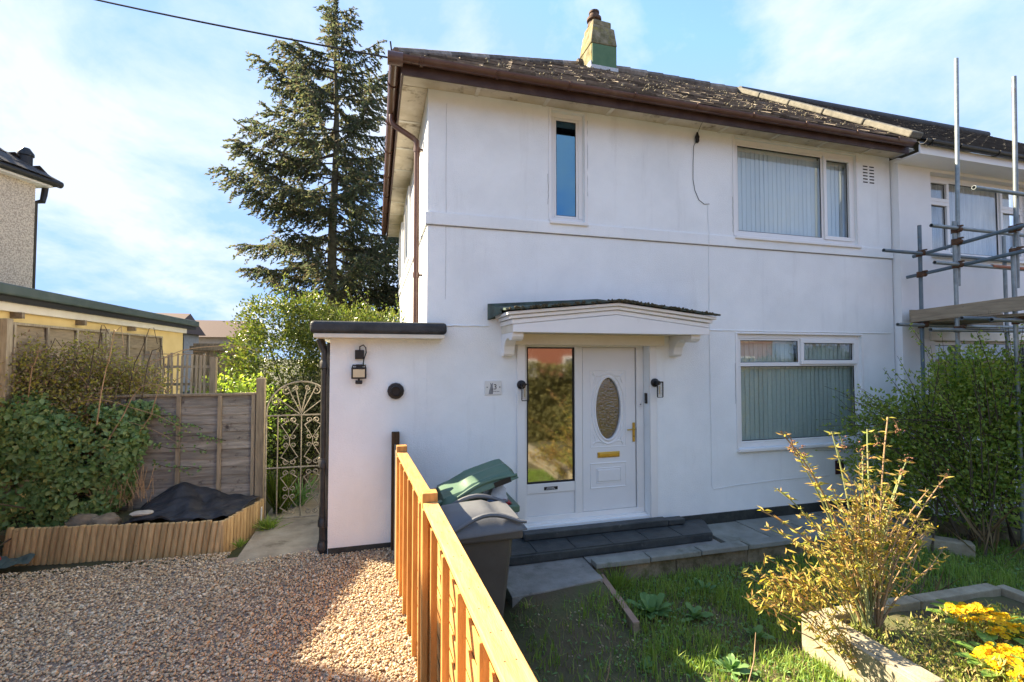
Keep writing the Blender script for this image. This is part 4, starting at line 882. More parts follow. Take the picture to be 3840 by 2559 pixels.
# ------------------------------------------------------------------ wheelie bins
def bin_body(B, bx, by, z0, mb):
    m = MB(); lo = [(bx+.12,by-.20,z0+.06),(bx+.56,by-.20,z0+.06),(bx+.56,by+.20,z0+.06),(bx+.12,by+.20,z0+.06)]; hi = [(bx+.06,by-.262,z0+.98),(bx+.655,by-.262,z0+.98),(bx+.655,by+.262,z0+.98),(bx+.06,by+.262,z0+.98)]
    m.add(lo+hi, [(3,2,1,0),(0,1,5,4),(1,2,6,5),(2,3,7,6),(3,0,4,7)]); o = m.build('body', mb, B, bevel=.03); o.modifiers[0].segments = 3
    m = MB(); x0, x1, y0, y1, za, zb = bx+.03, bx+.72, by-.287, by+.287, z0+.93, z0+.995; xi0, xi1, yi0, yi1 = bx+.066, bx+.648, by-.252, by+.252
    P = [(x0,y0),(x1,y0),(x1,y1),(x0,y1)]; Q = [(xi0,yi0),(xi1,yi0),(xi1,yi1),(xi0,yi1)]
    v_ = [(p[0],p[1],za) for p in P]+[(p[0],p[1],zb) for p in P]+[(p[0],p[1],za) for p in Q]+[(p[0],p[1],zb) for p in Q]; fs = []
    for i in range(4):
        j = (i+1) % 4; fs += [(i,j,j+4,i+4), (i+4,j+4,j+12,i+12), (i+12,j+12,j+8,i+8), (i+8,j+8,j,i)]
    m.add(v_, fs); m.build('rim', mb, B, bevel=.014)
    for yy in (by-.25, by+.25):
        m = MB(); m.lathe([(.03,-.025),(.098,-.025),(.105,-.015),(.105,.015),(.098,.025),(.03,.025)], (bx+.10,yy,z0+.105), 20, (0,1,0)); m.build('wheel', M['black_pl'], B, True)
    MB().tube([(bx+.10,by-.25,z0+.105),(bx+.10,by+.25,z0+.105)], .012, 8).build('axle', M['galv'], B)
    MB().tube([(bx+.03,by-.22,z0+.99),(bx-.03,by-.22,z0+1.0),(bx-.03,by+.22,z0+1.0),(bx+.03,by+.22,z0+.99)], .015, 8).build('handle', mb, B, True)
    for yy in (by-.15, by+.15): MB().box(bx+.56, bx+.66, yy-.012, yy+.012, z0+.75, z0+.93).build('rib', mb, B)
def bin_lid(B, bx, by, z, ang, ml, style):
    ca_, sa_ = math.cos(ang), math.sin(ang)
    def W(p): return (bx+.02+p[0]*ca_-p[2]*sa_, by+p[1], z+p[0]*sa_+p[2]*ca_)
    def bld(m, nm, sm=False, bv=0., par=B): m.v = [W(p) for p in m.v]; return m.build(nm, ml, par, sm, bv)
    m = MB(); N_, K_ = 16, 10; top = []
    for i in range(N_+1):                                   # pressed lid: raised middle, turned-down skirt
        for j in range(K_+1):
            u, v = i/N_, j/K_*2-1
            h = .035*(1-abs(v)**6)*(1-(2*u-1)**8)
            if style == 'dome':
                du = min(1, max(0, min(u-.10, .72-u)/.06)); dv = min(1, max(0, (.68-abs(v))/.12)); h += .055*du*dv*(2-max(du,dv))*(.8+.2*math.sin(u*3.1))
            else:
                rb = math.exp(-((abs(v)-.42)/.10)**2); h += .030*rb*min(1, u*3)+.028*max(0, min(1, (u-.33)/.08))
            dn = -.05 if (i in (0, N_) or j in (0, K_)) else 0
            top.append((u*.73, v*.292*(1 if j not in (0, K_) else 1.0), .02+h+dn))
    def gi(i, j): return i*(K_+1)+j
    fs = [(gi(i,j), gi(i+1,j), gi(i+1,j+1), gi(i,j+1)) for i in range(N_) for j in range(K_)]
    k0 = len(top); bot = [(p[0],p[1],p[2]-.012) for p in top]
    fs += [(k0+gi(i,j), k0+gi(i,j+1), k0+gi(i+1,j+1), k0+gi(i+1,j)) for i in range(N_) for j in range(K_)]
    for i in range(N_): fs += [(gi(i,0), k0+gi(i,0), k0+gi(i+1,0), gi(i+1,0)), (gi(i,K_), gi(i+1,K_), k0+gi(i+1,K_), k0+gi(i,K_))]
    for j in range(K_): fs += [(gi(0,j), gi(0,j+1), k0+gi(0,j+1), k0+gi(0,j)), (gi(N_,j), k0+gi(N_,j), k0+gi(N_,j+1), gi(N_,j+1))]
    m.add(top+bot, fs); lid = bld(m, 'lid', True)
    for sg in (-1, 1):                                      # arched grip along each long side
        m = MB(); P = []
        for i in range(11):
            t = i/10; P.append((.16+.57*t, sg*(.282-.02*math.sin(math.pi*t)), .018+(.085 if style == 'dome' else .035)*math.sin(math.pi*min(1, t*1.05))**1.2))
        m.tube(P, [.012+.008*math.sin(math.pi*i/10) for i in range(11)], 8); bld(m, 'grip', True, par=lid)
    if style != 'dome':
        m = MB(); m.box(.50, .66, -.2955, -.2925, -.02, .028); m.v = [W(p) for p in m.v]; m.build('grip_slot', M['black_pl'], lid)
    for yy in (-.2, .2): m = MB(); m.box(-.035, .03, yy-.035, yy+.035, -.02, .022); bld(m, 'hinge', False, .006, lid)
    return lid
GBz = -.285
B1 = thing('wheelie_bin', (.75, 3.89, GBz), 'grey-brown wheelie bin with a domed grey lid beside the timber fence', 'bin', 'bins by the fence')
bin_body(B1, .39, 3.89, GBz, M['bin_brown']); bin_lid(B1, .39, 3.89, GBz+1.005, R(2.5), M['bin_lid'], 'dome')
m = MB(); x = .70
for i in range(5): w_ = .011; m.box(x, x+w_, 3.642, 3.6445, .515, .530); x += .0145
m.v = [(p[0], p[1]+(.515-p[2])*.02, p[2]) for p in m.v]; m.build('stamped_mark', M['white_ink'], B1)
B2 = thing('wheelie_bin', (.9, 4.50, GBz), 'overfull green wheelie bin with its lid propped open', 'bin', 'bins by the fence')
bin_body(B2, .55, 4.50, GBz, M['bin_green']); bin_lid(B2, .53, 4.50, GBz+1.04, R(17), M['bin_green'], 'ribbed')
def blob(name, c, r, mat, sc=(1,1,1), amp=.25, parent=None, seed=0, lab=None, cat=None, grp=None):
    rr = np.random.default_rng(seed); n_, k_ = 14, 10; V = []; ph_ = rr.uniform(0, 6, 9)
    for i in range(k_+1):
        th = math.pi*i/k_
        for j in range(n_):
            f_ = 2*math.pi*j/n_; d_ = np.array((math.sin(th)*math.cos(f_), math.sin(th)*math.sin(f_), math.cos(th)))
            q = 1+amp*(math.sin(3*d_[0]+ph_[0])*math.sin(4*d_[1]+ph_[1])+.6*math.sin(7*d_[2]+5*d_[0]+ph_[2])+.35*math.sin(11*d_[1]-6*d_[2]+ph_[3]))
            V.append(np.array(c)+d_*r*q*np.array(sc))
    m = MB(); fs = [(i*n_+j, (i+1)*n_+j, (i+1)*n_+(j+1) % n_, i*n_+(j+1) % n_) for i in range(k_) for j in range(n_)]
    m.add(V, fs); o = m.build(name, mat, parent, True)
    if lab: tag(o, lab, cat, grp)
    return o
blob('rubbish_bag', (1.10,4.46,.735), .13, M['rubbish'], (.9,1.2,.8), .16, seed=3, lab='clear plastic rubbish bag bulging under the propped green lid', cat='bag')
blob('carrier_bag', (1.155,4.31,.715), .05, M['red_bag'], (1,1.3,.5), .3, seed=5, lab='scrap of red plastic bag at the rim of the green bin', cat='bag')
blob('carrier_bag', (1.02,4.29,.725), .055, M['blue_bag'], (1.2,.8,.5), .3, seed=6, lab='scrap of blue plastic bag under the green lid', cat='bag')
# ------------------------------------------------------------------ wall fittings
FL = thing('floodlight', (-.17, FY, 1.85), 'small black floodlight with a cream lens on the annexe wall', 'floodlight')
m = MB(); m.box(-.245, -.095, FY-.075, FY-.035, 1.825, 1.945); m.build('housing', M['metal_black'], FL, bevel=.006)
MB().box(-.228, -.112, FY-.078, FY-.0755, 1.842, 1.924).build('lens', M['led'], FL)
m = MB(); m.tube([(-.235,FY-.05,1.945),(-.235,FY-.02,1.965),(-.105,FY-.02,1.965),(-.105,FY-.05,1.945)], .007, 6); m.box(-.20, -.14, FY-.03, FY, 1.94, 1.975); m.build('bracket', M['metal_black'], FL)
m = MB(); m.box(-.18, -.16, FY-.065, FY-.045, 1.80, 1.824); m.build('knuckle', M['metal_black'], FL); m = MB(); m.lathe([(.012,-.035),(.02,-.03),(.02,.03),(.012,.035)], (-.17,FY-.06,1.79), 12, (1,0,0)); m.build('sensor', M['metal_black'], FL, True)
JB = thing('junction_box', (-.165, FY, 2.03), 'square black junction box with a looped cable above the floodlight', 'junction box')
MB().box(-.212, -.122, FY-.05, FY, 2.03, 2.125).build('box', M['metal_black'], JB, bevel=.005)
m = MB(); m.tube([(-.165,FY-.03,2.125),(-.165,FY-.035,2.16),(-.13,FY-.05,2.178),(-.105,FY-.055,2.15),(-.10,FY-.055,2.10),(-.125,FY-.055,2.02),(-.13,FY-.05,1.96)], .006, 8); m.build('cable', M['cable'], JB, True)
VT = thing('flue_vent', (.205, FY, 1.69), 'round black flue vent on the annexe wall', 'vent')
m = MB(); m.lathe([(.088,0),(.088,.035),(.082,.045),(.055,.05)], (.205,FY,1.69), 12, (0,-1,0)); m.build('flange', M['black_pl'], VT, True)
m = MB(); m.lathe([(.056,.051),(.056,.085),(.048,.088),(.046,.06)], (.205,FY,1.69), 20, (0,-1,0)); m.build('spigot', M['metal_black'], VT, True)
NP = thing('house_number_plate', (1.275, FY, 1.70), 'pale house plate reading 3 with a grey animal left of the door', 'sign')
MB().box(1.18, 1.372, FY-.014, FY-.006, 1.625, 1.785).build('plate', M['acrylic'], NP, bevel=.004)
def text(body, loc, size, mat, parent, name='lettering'):
    cu = bpy.data.curves.new(name, 'FONT'); cu.body = body; cu.size = size; cu.extrude = .001; cu.align_x = 'CENTER'; cu.align_y = 'CENTER'
    o = bpy.data.objects.new(name, cu); C.objects.link(o); dg = bpy.context.evaluated_depsgraph_get(); me = bpy.data.meshes.new_from_object(o.evaluated_get(dg)); bpy.data.objects.remove(o)
    me.materials.clear(); o = finish(me, name, mat, parent, loc); o.rotation_euler = (R(90), 0, 0); return o
text('3', (1.298, FY-.0155, 1.712), .085, M['ink'], NP)
m = MB(); sil = [(0,0),(.02,-.004),(.048,-.003),(.052,.012),(.050,.03),(.055,.05),(.049,.072),(.047,.098),(.053,.118),(.044,.122),(.038,.108),(.033,.107),(.028,.122),(.018,.119),(.022,.1),(.022,.082),(.016,.062),(.008,.04),(.004,.02)]
m.prism([(1.222+p[0], FY-.0146, 1.638+p[1]) for p in sil], (0,-.0008,0)); m.build('animal_print', M['ink_grey'], NP)
for x_ in (1.205, 1.352): m = MB(); m.lathe([(.008,0),(.008,.004),(.004,.006)], (x_,FY-.0142,1.712), 10, (0,-1,0)); m.build('screw', M['galv'], NP)
m = MB()
for a_, b_ in ((1.27,1.285),(1.288,1.31),(1.315,1.328),(1.331,1.348)): m.box(a_, b_, FY-.0152, FY-.0144, 1.660, 1.667)
tag(m.build('small_print', M['ink_grey'], NP), kind='stuff')
def lantern(x_, lab):
    Lt = thing('wall_lantern', (x_, FY-.03, 1.65), lab, 'wall lantern', 'wall lanterns beside the door'); y_ = FY-.03
    m = MB(); m.lathe([(.052,0),(.052,.02),(.046,.025)], (x_-.005,y_,1.735), 20, (0,-1,0)); m.build('back_plate', M['metal_black'], Lt, True)
    m = MB(); m.tube([(x_,y_-.02,1.735),(x_,y_-.085,1.735)], .028, 14); m.build('arm', M['metal_black'], Lt, True)
    m = MB(); 
    for sx in (-1, 1): m.box(x_+.012+sx*.038-.004, x_+.012+sx*.038+.004, y_-.105, y_-.09, 1.565, 1.74)
    m.box(x_-.0255, x_+.0495, y_-.104, y_-.091, 1.557, 1.566); m.box(x_-.0255, x_+.0495, y_-.112, y_-.05, 1.738, 1.752); m.build('frame', M['metal_black'], Lt)
    m = MB(); m.lathe([(.027,0),(.027,.165),(.024,.165),(.024,.003)], (x_+.012,y_-.085,1.572), 16); m.build('glass_tube', M['lampglass'], Lt, True)
    m = MB(); m.lathe([(.006,0),(.010,.02),(.010,.09),(.004,.10)], (x_+.012,y_-.085,1.60), 10); m.build('bulb', M['led'], Lt, True)
lantern(1.605, 'black wall lantern left of the tall sidelight'); lantern(3.335, 'black wall lantern right of the front door')
DB = thing('doorbell', (3.225, FY+.05, 1.5), 'slim dark doorbell in the door reveal', 'doorbell')
m = MB(); m.box(3.25, 3.2695, FY+.035, FY+.075, 1.47, 1.60); m.build('case', M['metal_black'], DB, bevel=.004); m = MB(); m.lathe([(.009,0),(.009,.003)], (3.2495,FY+.055,1.50), 12, (-1,0,0)); m.build('button', M['ink_grey'], DB)
BP = thing('bell_push', (3.21, f, 1.46), 'tiny white bell push on the door frame', 'bell push'); m = MB(); m.box(3.195, 3.228, f-.012, f-.0005, 1.425, 1.49); m.build('case', M['upvc'], BP, bevel=.006); m = MB(); m.lathe([(.009,0),(.009,.004)], (3.2115,f-.0125,1.455), 12, (0,-1,0)); m.build('button', M['ink_grey'], BP)
RV = thing('air_brick', (6.28, FY, .42), 'dark red air brick low on the wall under the window', 'vent'); MB().box(6.21, 6.36, FY-.012, FY, .41, .60).build('plate', M['red_brick_vent'], RV, bevel=.004)
for i in range(5): MB().box(6.225, 6.345, FY-.0135, FY-.0122, .435+i*.03, .447+i*.03).build('slot', M['gasket'], RV)
WC = thing('wall_cable', (4.1, FY, .4), 'thin cable hanging from the eaves and running down the front wall', 'cable')
m = MB(); m.lathe([(.012,0),(.025,.02),(.025,.06),(.03,.075),(.02,.10),(.01,.14)], (4.0,FY-.03,4.84), 10); m.build('insulator', M['cable'], WC, True)
m = MB(); m.tube([(3.86,4.96,4.97),(3.93,5.1,4.99),(4.0,FY-.03,4.96)], .003, 6); m.build('tie_wire', M['cable'], WC)
m = MB(); m.tube([(3.99,FY-.03,4.87),(3.955,FY-.015,4.80),(3.95,FY-.006,4.6),(3.945,FY-.006,4.36),(3.97,FY-.006,4.22),(4.03,FY-.006,4.10),(4.11,FY-.006,4.05),(4.19,FY-.006,4.06)], .0035, 6); m.build('hanging_wire', M['cable'], WC)
m = MB(); m.tube([(4.165+jit(.004), FY-.024 if 3.45 < z < 3.7 else FY-.006, z) for z in np.linspace(4.05, .42, 30)]+[(4.175,FY-.006,.37),(4.20,FY-.006,.352),(4.5,FY-.006,.375),(5.2,FY-.006,.40),(6.1,FY-.006,.405)], .0035, 6); m.build('clipped_wire', M['cable_white'], WC)
k = 1.0
OC = MB(); s0, e0 = V3((.10,4.92,5.08)), V3((-8.3,8.2,7.85))
OC.tube([s0+(e0-s0)*t-V3((0,0,.18*math.sin(math.pi*t))) for t in np.linspace(0, 1, 24)], .009, 6); tag(OC.build('overhead_cable', M['cable']), 'black overhead cable running from the eaves to the left', 'cable')
# ------------------------------------------------------------------ low wall, kerbs, raised bed
LW = thing('low_garden_wall', (4.2, 4.6, -.28), 'low mossy garden wall with slab coping before the paved path', 'wall')
x = 2.165
for i in range(7):
    w_ = .60+jit(.03); m = MB(); m.obox((x+w_/2, 4.585+jit(.006), -.076+jit(.003)), (w_/2-.005,jit(.003),jit(.004)), (0,.072,0), (0,0,.027)); m.build('coping_slab', M['slab'], LW, bevel=.008); x += w_
for r_ in range(1):
    x = 2.18
    while x < 6.3:
        w_ = min(.92+jit(.05), 6.36-x); m = MB(); m.obox((x+w_/2, 4.602+jit(.004), -.202), (w_/2-.002,jit(.003),0), (0,.048,0), (0,0,.094)); m.build('block', M['mossy_block'], LW, bevel=.012); x += w_
EK = thing('edging_kerb', (2.1, 4.05, -.28), 'short pinkish-topped kerb beside the weeds', 'kerb')
for (ya, yb) in ((4.49,4.06),(4.05,3.62)):
    m = MB(); xa, xb = 2.20-.12*(4.49-ya), 2.20-.12*(4.49-yb); m.beam((xa,ya,-.215),(xb,yb,-.225+jit(.004)), .055, .15); m.build('kerb_stone', M['mossy_block'], EK, bevel=.006)
    m = MB(); m.beam((xa,ya,-.1385),(xb,yb,-.148), .058, .006); m.build('kerb_top', M['kerb_pink'], EK, bevel=.002)
SE = thing('stone_edging', (7.4, 4.4, -.28), 'rough stone edging blocks below the large privet', 'kerb')
for i, (xa, ya, xb, yb) in enumerate(((6.36,4.35,6.70,3.98),(6.72,4.74,7.30,4.55),(7.31,4.56,7.80,4.16),(7.81,4.14,8.5,3.85))):
    m = MB(); m.beam((xa,ya,-.20),(xb,yb,-.20+jit(.01)), .17, .19); m.build('block', M['mossy_block'] if i else M['kerb'], SE, bevel=.018)
RB = thing('raised_bed', (4.3, 2.2, -.285), 'raised concrete kerb flower bed with golden shrub and yellow flowers', 'raised bed')
y = 3.145
for i in range(4):
    L_ = .92+jit(.02)
    m = MB(); m.box(3.30+jit(.003), 3.345, y-L_+.006, y, -.30, -.004+jit(.003)); m.build('face_slab', M['kerb'], RB, bevel=.006)
    m = MB(); m.box(3.352, 3.497, y-L_+.006, y-.001, -.30, .0+jit(.003)); m.build('kerb_stone', M['kerb'], RB, bevel=.010); y -= L_
x = 3.50
for i in range(2):
    L_ = .94; m = MB(); m.obox((x+L_/2, 3.09-.03*i, -.151), (L_/2-.004,-.012,0), (0,.055,0), (0,0,.149)); m.build('kerb_stone', M['kerb'], RB, bevel=.010); x += L_
y = 3.05
for i in range(3): m = MB(); m.box(5.385, 5.49, y-.9, y-.006, -.30, -.004); m.build('kerb_stone', M['kerb'], RB, bevel=.010); y -= .9
sheet('bed_soil', 3.498, 5.384, -.5, 3.04, -.065, 24, 36, .012, M['soil'])
bpy.data.objects['bed_soil']['kind'] = 'structure'
# ------------------------------------------------------------------ log-roll border, membrane, stones
LR = thing('log_roll_edging', (-2.3, 6.0, 0), 'pale half-log border edging at the back of the gravel', 'edging')
A0, B0, C0 = V3((-3.60,6.14,0)), V3((-1.55,5.80,0)), V3((-1.31,6.57,0))
def stake(p, d_, wd, top, lean, z0=-.06):
    m = MB(); nrm = V3((d_[1],-d_[0],0)); n_ = 8; v_ = []
    for z, t in ((z0,0),(top-.012,1),(top,1)):
        k_ = .86 if z == top else 1
        for j in range(n_):
            a_ = 2*math.pi*j/n_; v_.append(p+d_*(math.cos(a_)*wd/2*1.02*k_)+nrm*(math.sin(a_)*wd*.42*k_)+V3((0,0,z))+d_*lean*(z-z0))
    fs = [(i*n_+j, i*n_+(j+1) % n_, (i+1)*n_+(j+1) % n_, (i+1)*n_+j) for i in range(2) for j in range(n_)]+[tuple(range(2*n_, 3*n_))]
    m.add(v_, fs); m.build('stake', M['pine_log'], LR, True)
for (a_, b_, n_, ln) in ((A0,B0,34,.13),(B0,C0,13,.03)):
    d_ = b_-a_; L_ = np.linalg.norm(d_); d_ /= L_
    for i in range(n_): stake(a_+d_*L_*(i+.5)/n_-d_*.03, d_, L_/n_, .315+jit(.008), ln+jit(.008))
def bedz(X, Y): return .10*np.clip((Y-5.9)/.6, 0, 1)+.10*np.sin(X*3)*np.cos(Y*4)*.4
bs = sheet('border_soil', -4.6, -1.36, 5.86, 6.72, .17, 30, 14, .01, M['soil'], bedz)
for v_ in bs.data.vertices:
    wx, wy = v_.co.x+bs.location.x, v_.co.y+bs.location.y; lim = (5.80-.166*(wx+1.55) if wx < -1.55 else 5.80+3.2*(wx+1.55))+.05; v_.co.y += max(0, lim-wy)*(6.72-wy)/max(.05, 6.72-wy)
xs = np.linspace(-2.62, -1.37, 90); ys = np.linspace(5.90, 6.63, 56); X, Y = np.meshgrid(xs, ys); v = (Y-5.9)/.73; u = (X+2.62)/1.25
Z = .285+.05*v+.20*np.exp(-((u-.36)/.22)**2)*v**1.3+.012*np.sin(u*23+v*7)+.010*np.sin(u*9-v*17)+.02*np.abs(np.sin(u*6+v*4))+.006*np.sin(u*41)+.010*np.abs(np.sin(u*17+v*11+2*np.sin(v*6)))+.006*np.abs(np.sin(u*31-v*23+1.5*np.sin(u*9)))+.012*np.abs(np.sin((u-.36)*8+v*2.2))*v
Z = Z-.10*np.clip((.12-u)/.12, 0, 1); front = 5.86+(X+1.55)*-.163; Y = np.maximum(Y, np.where(X < -1.56, front, 5.80+(X+1.55)*3.2)+.05)
F = [(j*90+i, j*90+i+1, (j+1)*90+i+1, (j+1)*90+i) for j in range(55) for i in range(89)]
tag(npmesh('ground_membrane', np.stack([X,Y,Z],-1).reshape(-1,3), np.array(F), M['membrane'], None, (-2,6.2,.2), True), 'crumpled black membrane heaped behind the log edging', 'membrane')
blob('rock', (-3.02,6.30,.26), .15, M['rock'], (1.2,.8,.7), .12, seed=11, lab='brown garden rock nearest the ivy behind the log edging', cat='rock', grp='border rocks')
blob('rock', (-2.78,6.22,.27), .12, M['rock'], (1.1,.8,.75), .14, seed=12, lab='dark tilted garden rock left of the black membrane', cat='rock', grp='border rocks')
blob('flat_stone', (-2.42,6.14,.365), .10, M['pale_rock'], (1.15,.7,.28), .08, seed=13, lab='pale flat stone lying on the black membrane', cat='stone')
blob('litter_bag', (-3.66,5.98,.08), .11, M['red_bag'], (1,.8,1.0), .22, seed=14, lab='crumpled red bag at the left end of the log edging', cat='bag')
m = MB(); P = [[(-3.62+i*.05+jit(.01), 5.86+j*.05+jit(.012), .03+.02*math.sin(i*1.3+j*2.1)+.012*j) for j in range(4)] for i in range(8)]
for i in range(7):
    for j in range(3): m.quad(P[i][j], P[i+1][j], P[i+1][j+1], P[i][j+1])
v_, f_ = [], []; 
tag(m.build('plastic_scrap', M['scrap'], None, True), 'torn green-grey plastic scrap on the gravel before the log edging', 'scrap')
m = MB(); m.box(-1.318, -1.312, 6.44, 6.50, .08, .24); tag(m.build('white_tag', M['upvc']), 'small white tag fixed at the end of the log edging', 'tag')
# ------------------------------------------------------------------ plants
def ell_pts(ells, n, shell=.45, under=.25):
    """points in the outer shell of a union of ellipsoids (cx,cy,cz,rx,ry,rz)"""
    E_ = np.array(ells, float); w_ = (E_[:,3]*E_[:,4]*E_[:,5])**(2/3); idx = rng.choice(len(E_), n, p=w_/w_.sum())
    d_ = unit(rng.normal(size=(n,3))); r_ = 1-shell*rng.random(n)**1.6
    lump = 1+.10*np.sin(d_[:,0]*6+idx)*np.sin(d_[:,1]*7+idx*2)*np.sin(d_[:,2]*6)+.06*rng.normal(size=n)
    P = E_[idx,:3]+d_*E_[idx,3:]*(r_*lump)[:,None]
    ins = np.zeros(n, bool)
    for e in E_:
        q = ((P-e[:3])/e[3:]); ins |= (q*q).sum(1) < (1-shell)**2*.9
    k = ~ins & (P[:,2] > e[2]-99); return P[k], d_[k]
def sprays(P, D, per, spread):
    """turn anchor points into small sprigs of leaves"""
    n = len(P); Q = np.repeat(P, per, 0)+rng.normal(0, spread, (n*per,3)); Dd = np.repeat(D, per, 0)+rng.normal(0, .75, (n*per,3)); return Q, Dd
def branchy(parent, base, ells, n_, r0, mat, name='branch'):
    for i in range(n_):
        e = ells[i % len(ells)]; d_ = unit(rng.normal(size=3)); tip = np.array(e[:3])+d_*np.array(e[3:])*.75; b = np.array(base)+rng.normal(0, .06, 3)*[1,1,0]
        m_ = (b+tip)/2+rng.normal(0, .12, 3); m = MB(); m.tube([b, b+(m_-b)*.5+[0,0,.1], m_, tip], [r0, r0*.8, r0*.55, r0*.15], 6); m.build(name, mat, parent, True)
# ---- spruce
SP = thing('spruce_tree', (-1.24, 15, -.05), 'tall ragged spruce tree behind the house', 'tree')
TX, TY = -1.24, 15.0
m = MB(); zs_ = np.linspace(-.05, 12.75, 20); m.tube([(TX+.04*math.sin(z*.9), TY+.03*math.cos(z*.7), z) for z in zs_], [.19*(1-z/13.6)+.012 for z in zs_], 10); m.build('trunk', M['bark_spruce'], SP, True)
LC, LD, LL, LWd = [], [], [], []
hero = [(6.30,R(182),2.95),(6.75,R(186),2.6),(8.05,R(180),2.6),(8.75,R(178),2.2),(9.6,R(184),2.1),(10.6,R(176),1.75),(5.6,R(175),2.5),(4.9,R(184),2.3),(9.0,R(0),2.0),(8.0,R(8),2.2),(10.6,R(4),1.25),(11.1,R(172),1.2),(7.2,R(-6),2.2),(9.9,R(0),1.7)]
br = list(hero)
z = 3.3
while z < 12.5:
    k_ = 4 if z < 11 else 3; a0 = random.uniform(0, 6.28)
    for j in range(k_):
        Lb = float(np.interp(z, [3,5,7,9,11,12.6], [2.0,2.3,2.5,2.0,1.25,.45]))*random.uniform(.35, 1.08)+.1; br.append((z+jit(.1), a0+j*6.283/k_+jit(.35), Lb))
    z += random.uniform(.20, .40)
for (z0, az, Lb) in br:
    dv = np.array((math.cos(az), math.sin(az), 0)); sd_ = np.array((-math.sin(az), math.cos(az), 0))
    up = max(.0, (z0-8)/9)
    dr = random.uniform(-.55,-.15); cv = random.uniform(.25,.60)
    def bp(t): return np.array((TX, TY, z0))+dv*Lb*t+np.array((0,0,1))*Lb*((dr+up)*t+cv*t*t)+sd_*Lb*.05*math.sin(3*t)
    m = MB(); ts = np.linspace(0, .97, 7); m.tube([bp(t) for t in ts], [.035*(Lb/3)**.7*(1-.85*t)+.004 for t in ts], 5); m.build('branch', M['bark_dark'], SP)
    n_ = max(8, int(Lb/.080))
    for i in range(n_):
        t = .18+.82*(i+random.random())/n_
        if t > 1: continue
        p = bp(t); wl_ = (.14+.55*Lb/3*math.sin(math.pi*min(1, .25+.75*(1-t))))*random.uniform(.6, 1.2)
        for sg in (-1, 1):
            if random.random() < .12: continue
            tw = unit(dv*.55+sd_*sg*random.uniform(.25,1.0)+np.array((0,0,-random.uniform(.5,1.7)*(1-t*.65)+.15*t))); nq = max(3, int(wl_/.030))
            for q in range(nq):
                s_ = (q+.5)/nq; LC.append(p+tw*wl_*s_+rng.normal(0,.018,3)+np.array((0,0,-.10*wl_*s_*s_))); LD.append(tw+rng.normal(0,.38,3)); LL.append(random.uniform(.09,.16)); LWd.append(random.uniform(.034,.06))
        LC.append(p+dv*.02); LD.append(dv+rng.normal(0,.2,3)+[0,0,.3]); LL.append(.12); LWd.append(.04)
for i in range(260):
    zt = random.uniform(11.2, 12.95); rr = (13.0-zt)*.22; a_ = random.uniform(0, 6.28); LC.append(np.array((TX+rr*math.cos(a_)*random.random(), TY+rr*math.sin(a_)*random.random(), zt))); LD.append(np.array((math.cos(a_)*.7, math.sin(a_)*.7, .8))); LL.append(.13); LWd.append(.045)
tag(leaves('needle_foliage', np.array(LC), np.array(LD), np.array(LL), np.array(LWd), M['needles'], SP, (TX,TY,7), .3), kind='stuff')
# ---- darker conifer behind the annexe
CF = thing('dark_conifer', (.15, 16.5, -.05), 'low dark conifer behind the annexe roof', 'tree')
ell = [(.2,16.4,2.6,1.7,1.2,2.2),(-.3,16.2,4.4,1.1,.9,1.3),(.6,16.5,4.9,1.0,.8,1.5),(.2,16.3,3.4,1.6,1.1,1.2)]
P, D_ = ell_pts(ell, 2600, .5); Q, Dd = sprays(P, D_+[0,0,-.4], 4, .10); tag(leaves('foliage', Q, Dd, rng.uniform(.12,.22,len(Q)), rng.uniform(.05,.09,len(Q)), M['conifer'], CF, (.2,16.4,3)), kind='stuff')
m = MB(); m.tube([(.15,16.5,-.05),(.2,16.45,3),(.3,16.4,5.5)], [.16,.1,.03], 8); m.build('trunk', M['bark'], CF, True)
# ---- glossy evergreen bush behind the gate
LB = thing('evergreen_bush', (-1.4, 9.2, -.05), 'large glossy evergreen bush behind the iron gate', 'bush')
ell = [(-1.55,9.2,1.9,.95,.7,1.0),(-.75,9.3,2.2,.85,.7,.75),(-1.75,9.3,2.65,.6,.5,.55),(.1,9.5,2.2,.7,.6,.75),(-1.15,9.0,1.2,.9,.6,.9),(-.35,9.4,1.5,.9,.6,1.1),(-2.05,9.1,1.5,.45,.45,.7),(-.3,9.7,2.55,.5,.5,.5),(-1.2,9.4,2.75,.5,.5,.45)]
P, D_ = ell_pts(ell, 7000, .5); Q, Dd = sprays(P, D_+[0,0,.3], 5, .055); tag(leaves('foliage', Q, Dd, rng.uniform(.045,.085,len(Q)), rng.uniform(.022,.04,len(Q)), M['laurel'], LB, (-1,9.2,1.8)), kind='stuff')
branchy(LB, (-1.1,9.3,0), ell, 14, .03, M['bark'])
for i in range(16):                                     # loose shoots at the crown
    e = ell[random.choice((0,2,3,7,8,1))]; b = np.array((e[0]+jit(.4), e[1]+jit(.2), e[2]+e[5]*.8)); tp = b+np.array((jit(.3)-.1, jit(.1), random.uniform(.25,.55)))
    sh = MB(); sh.tube([b,(b+tp)/2+[.02,0,.02],tp], [.006,.004,.002], 5); so = sh.build('shoot', M['bark_dark'], LB); t_ = rng.uniform(.1,1,16)[:,None]; tag(leaves('shoot_leaves', b+(tp-b)*t_+rng.normal(0,.02,(16,3)), rng.normal(size=(16,3))+[0,0,.5], .06, .028, M['laurel'], so, b), kind='stuff')
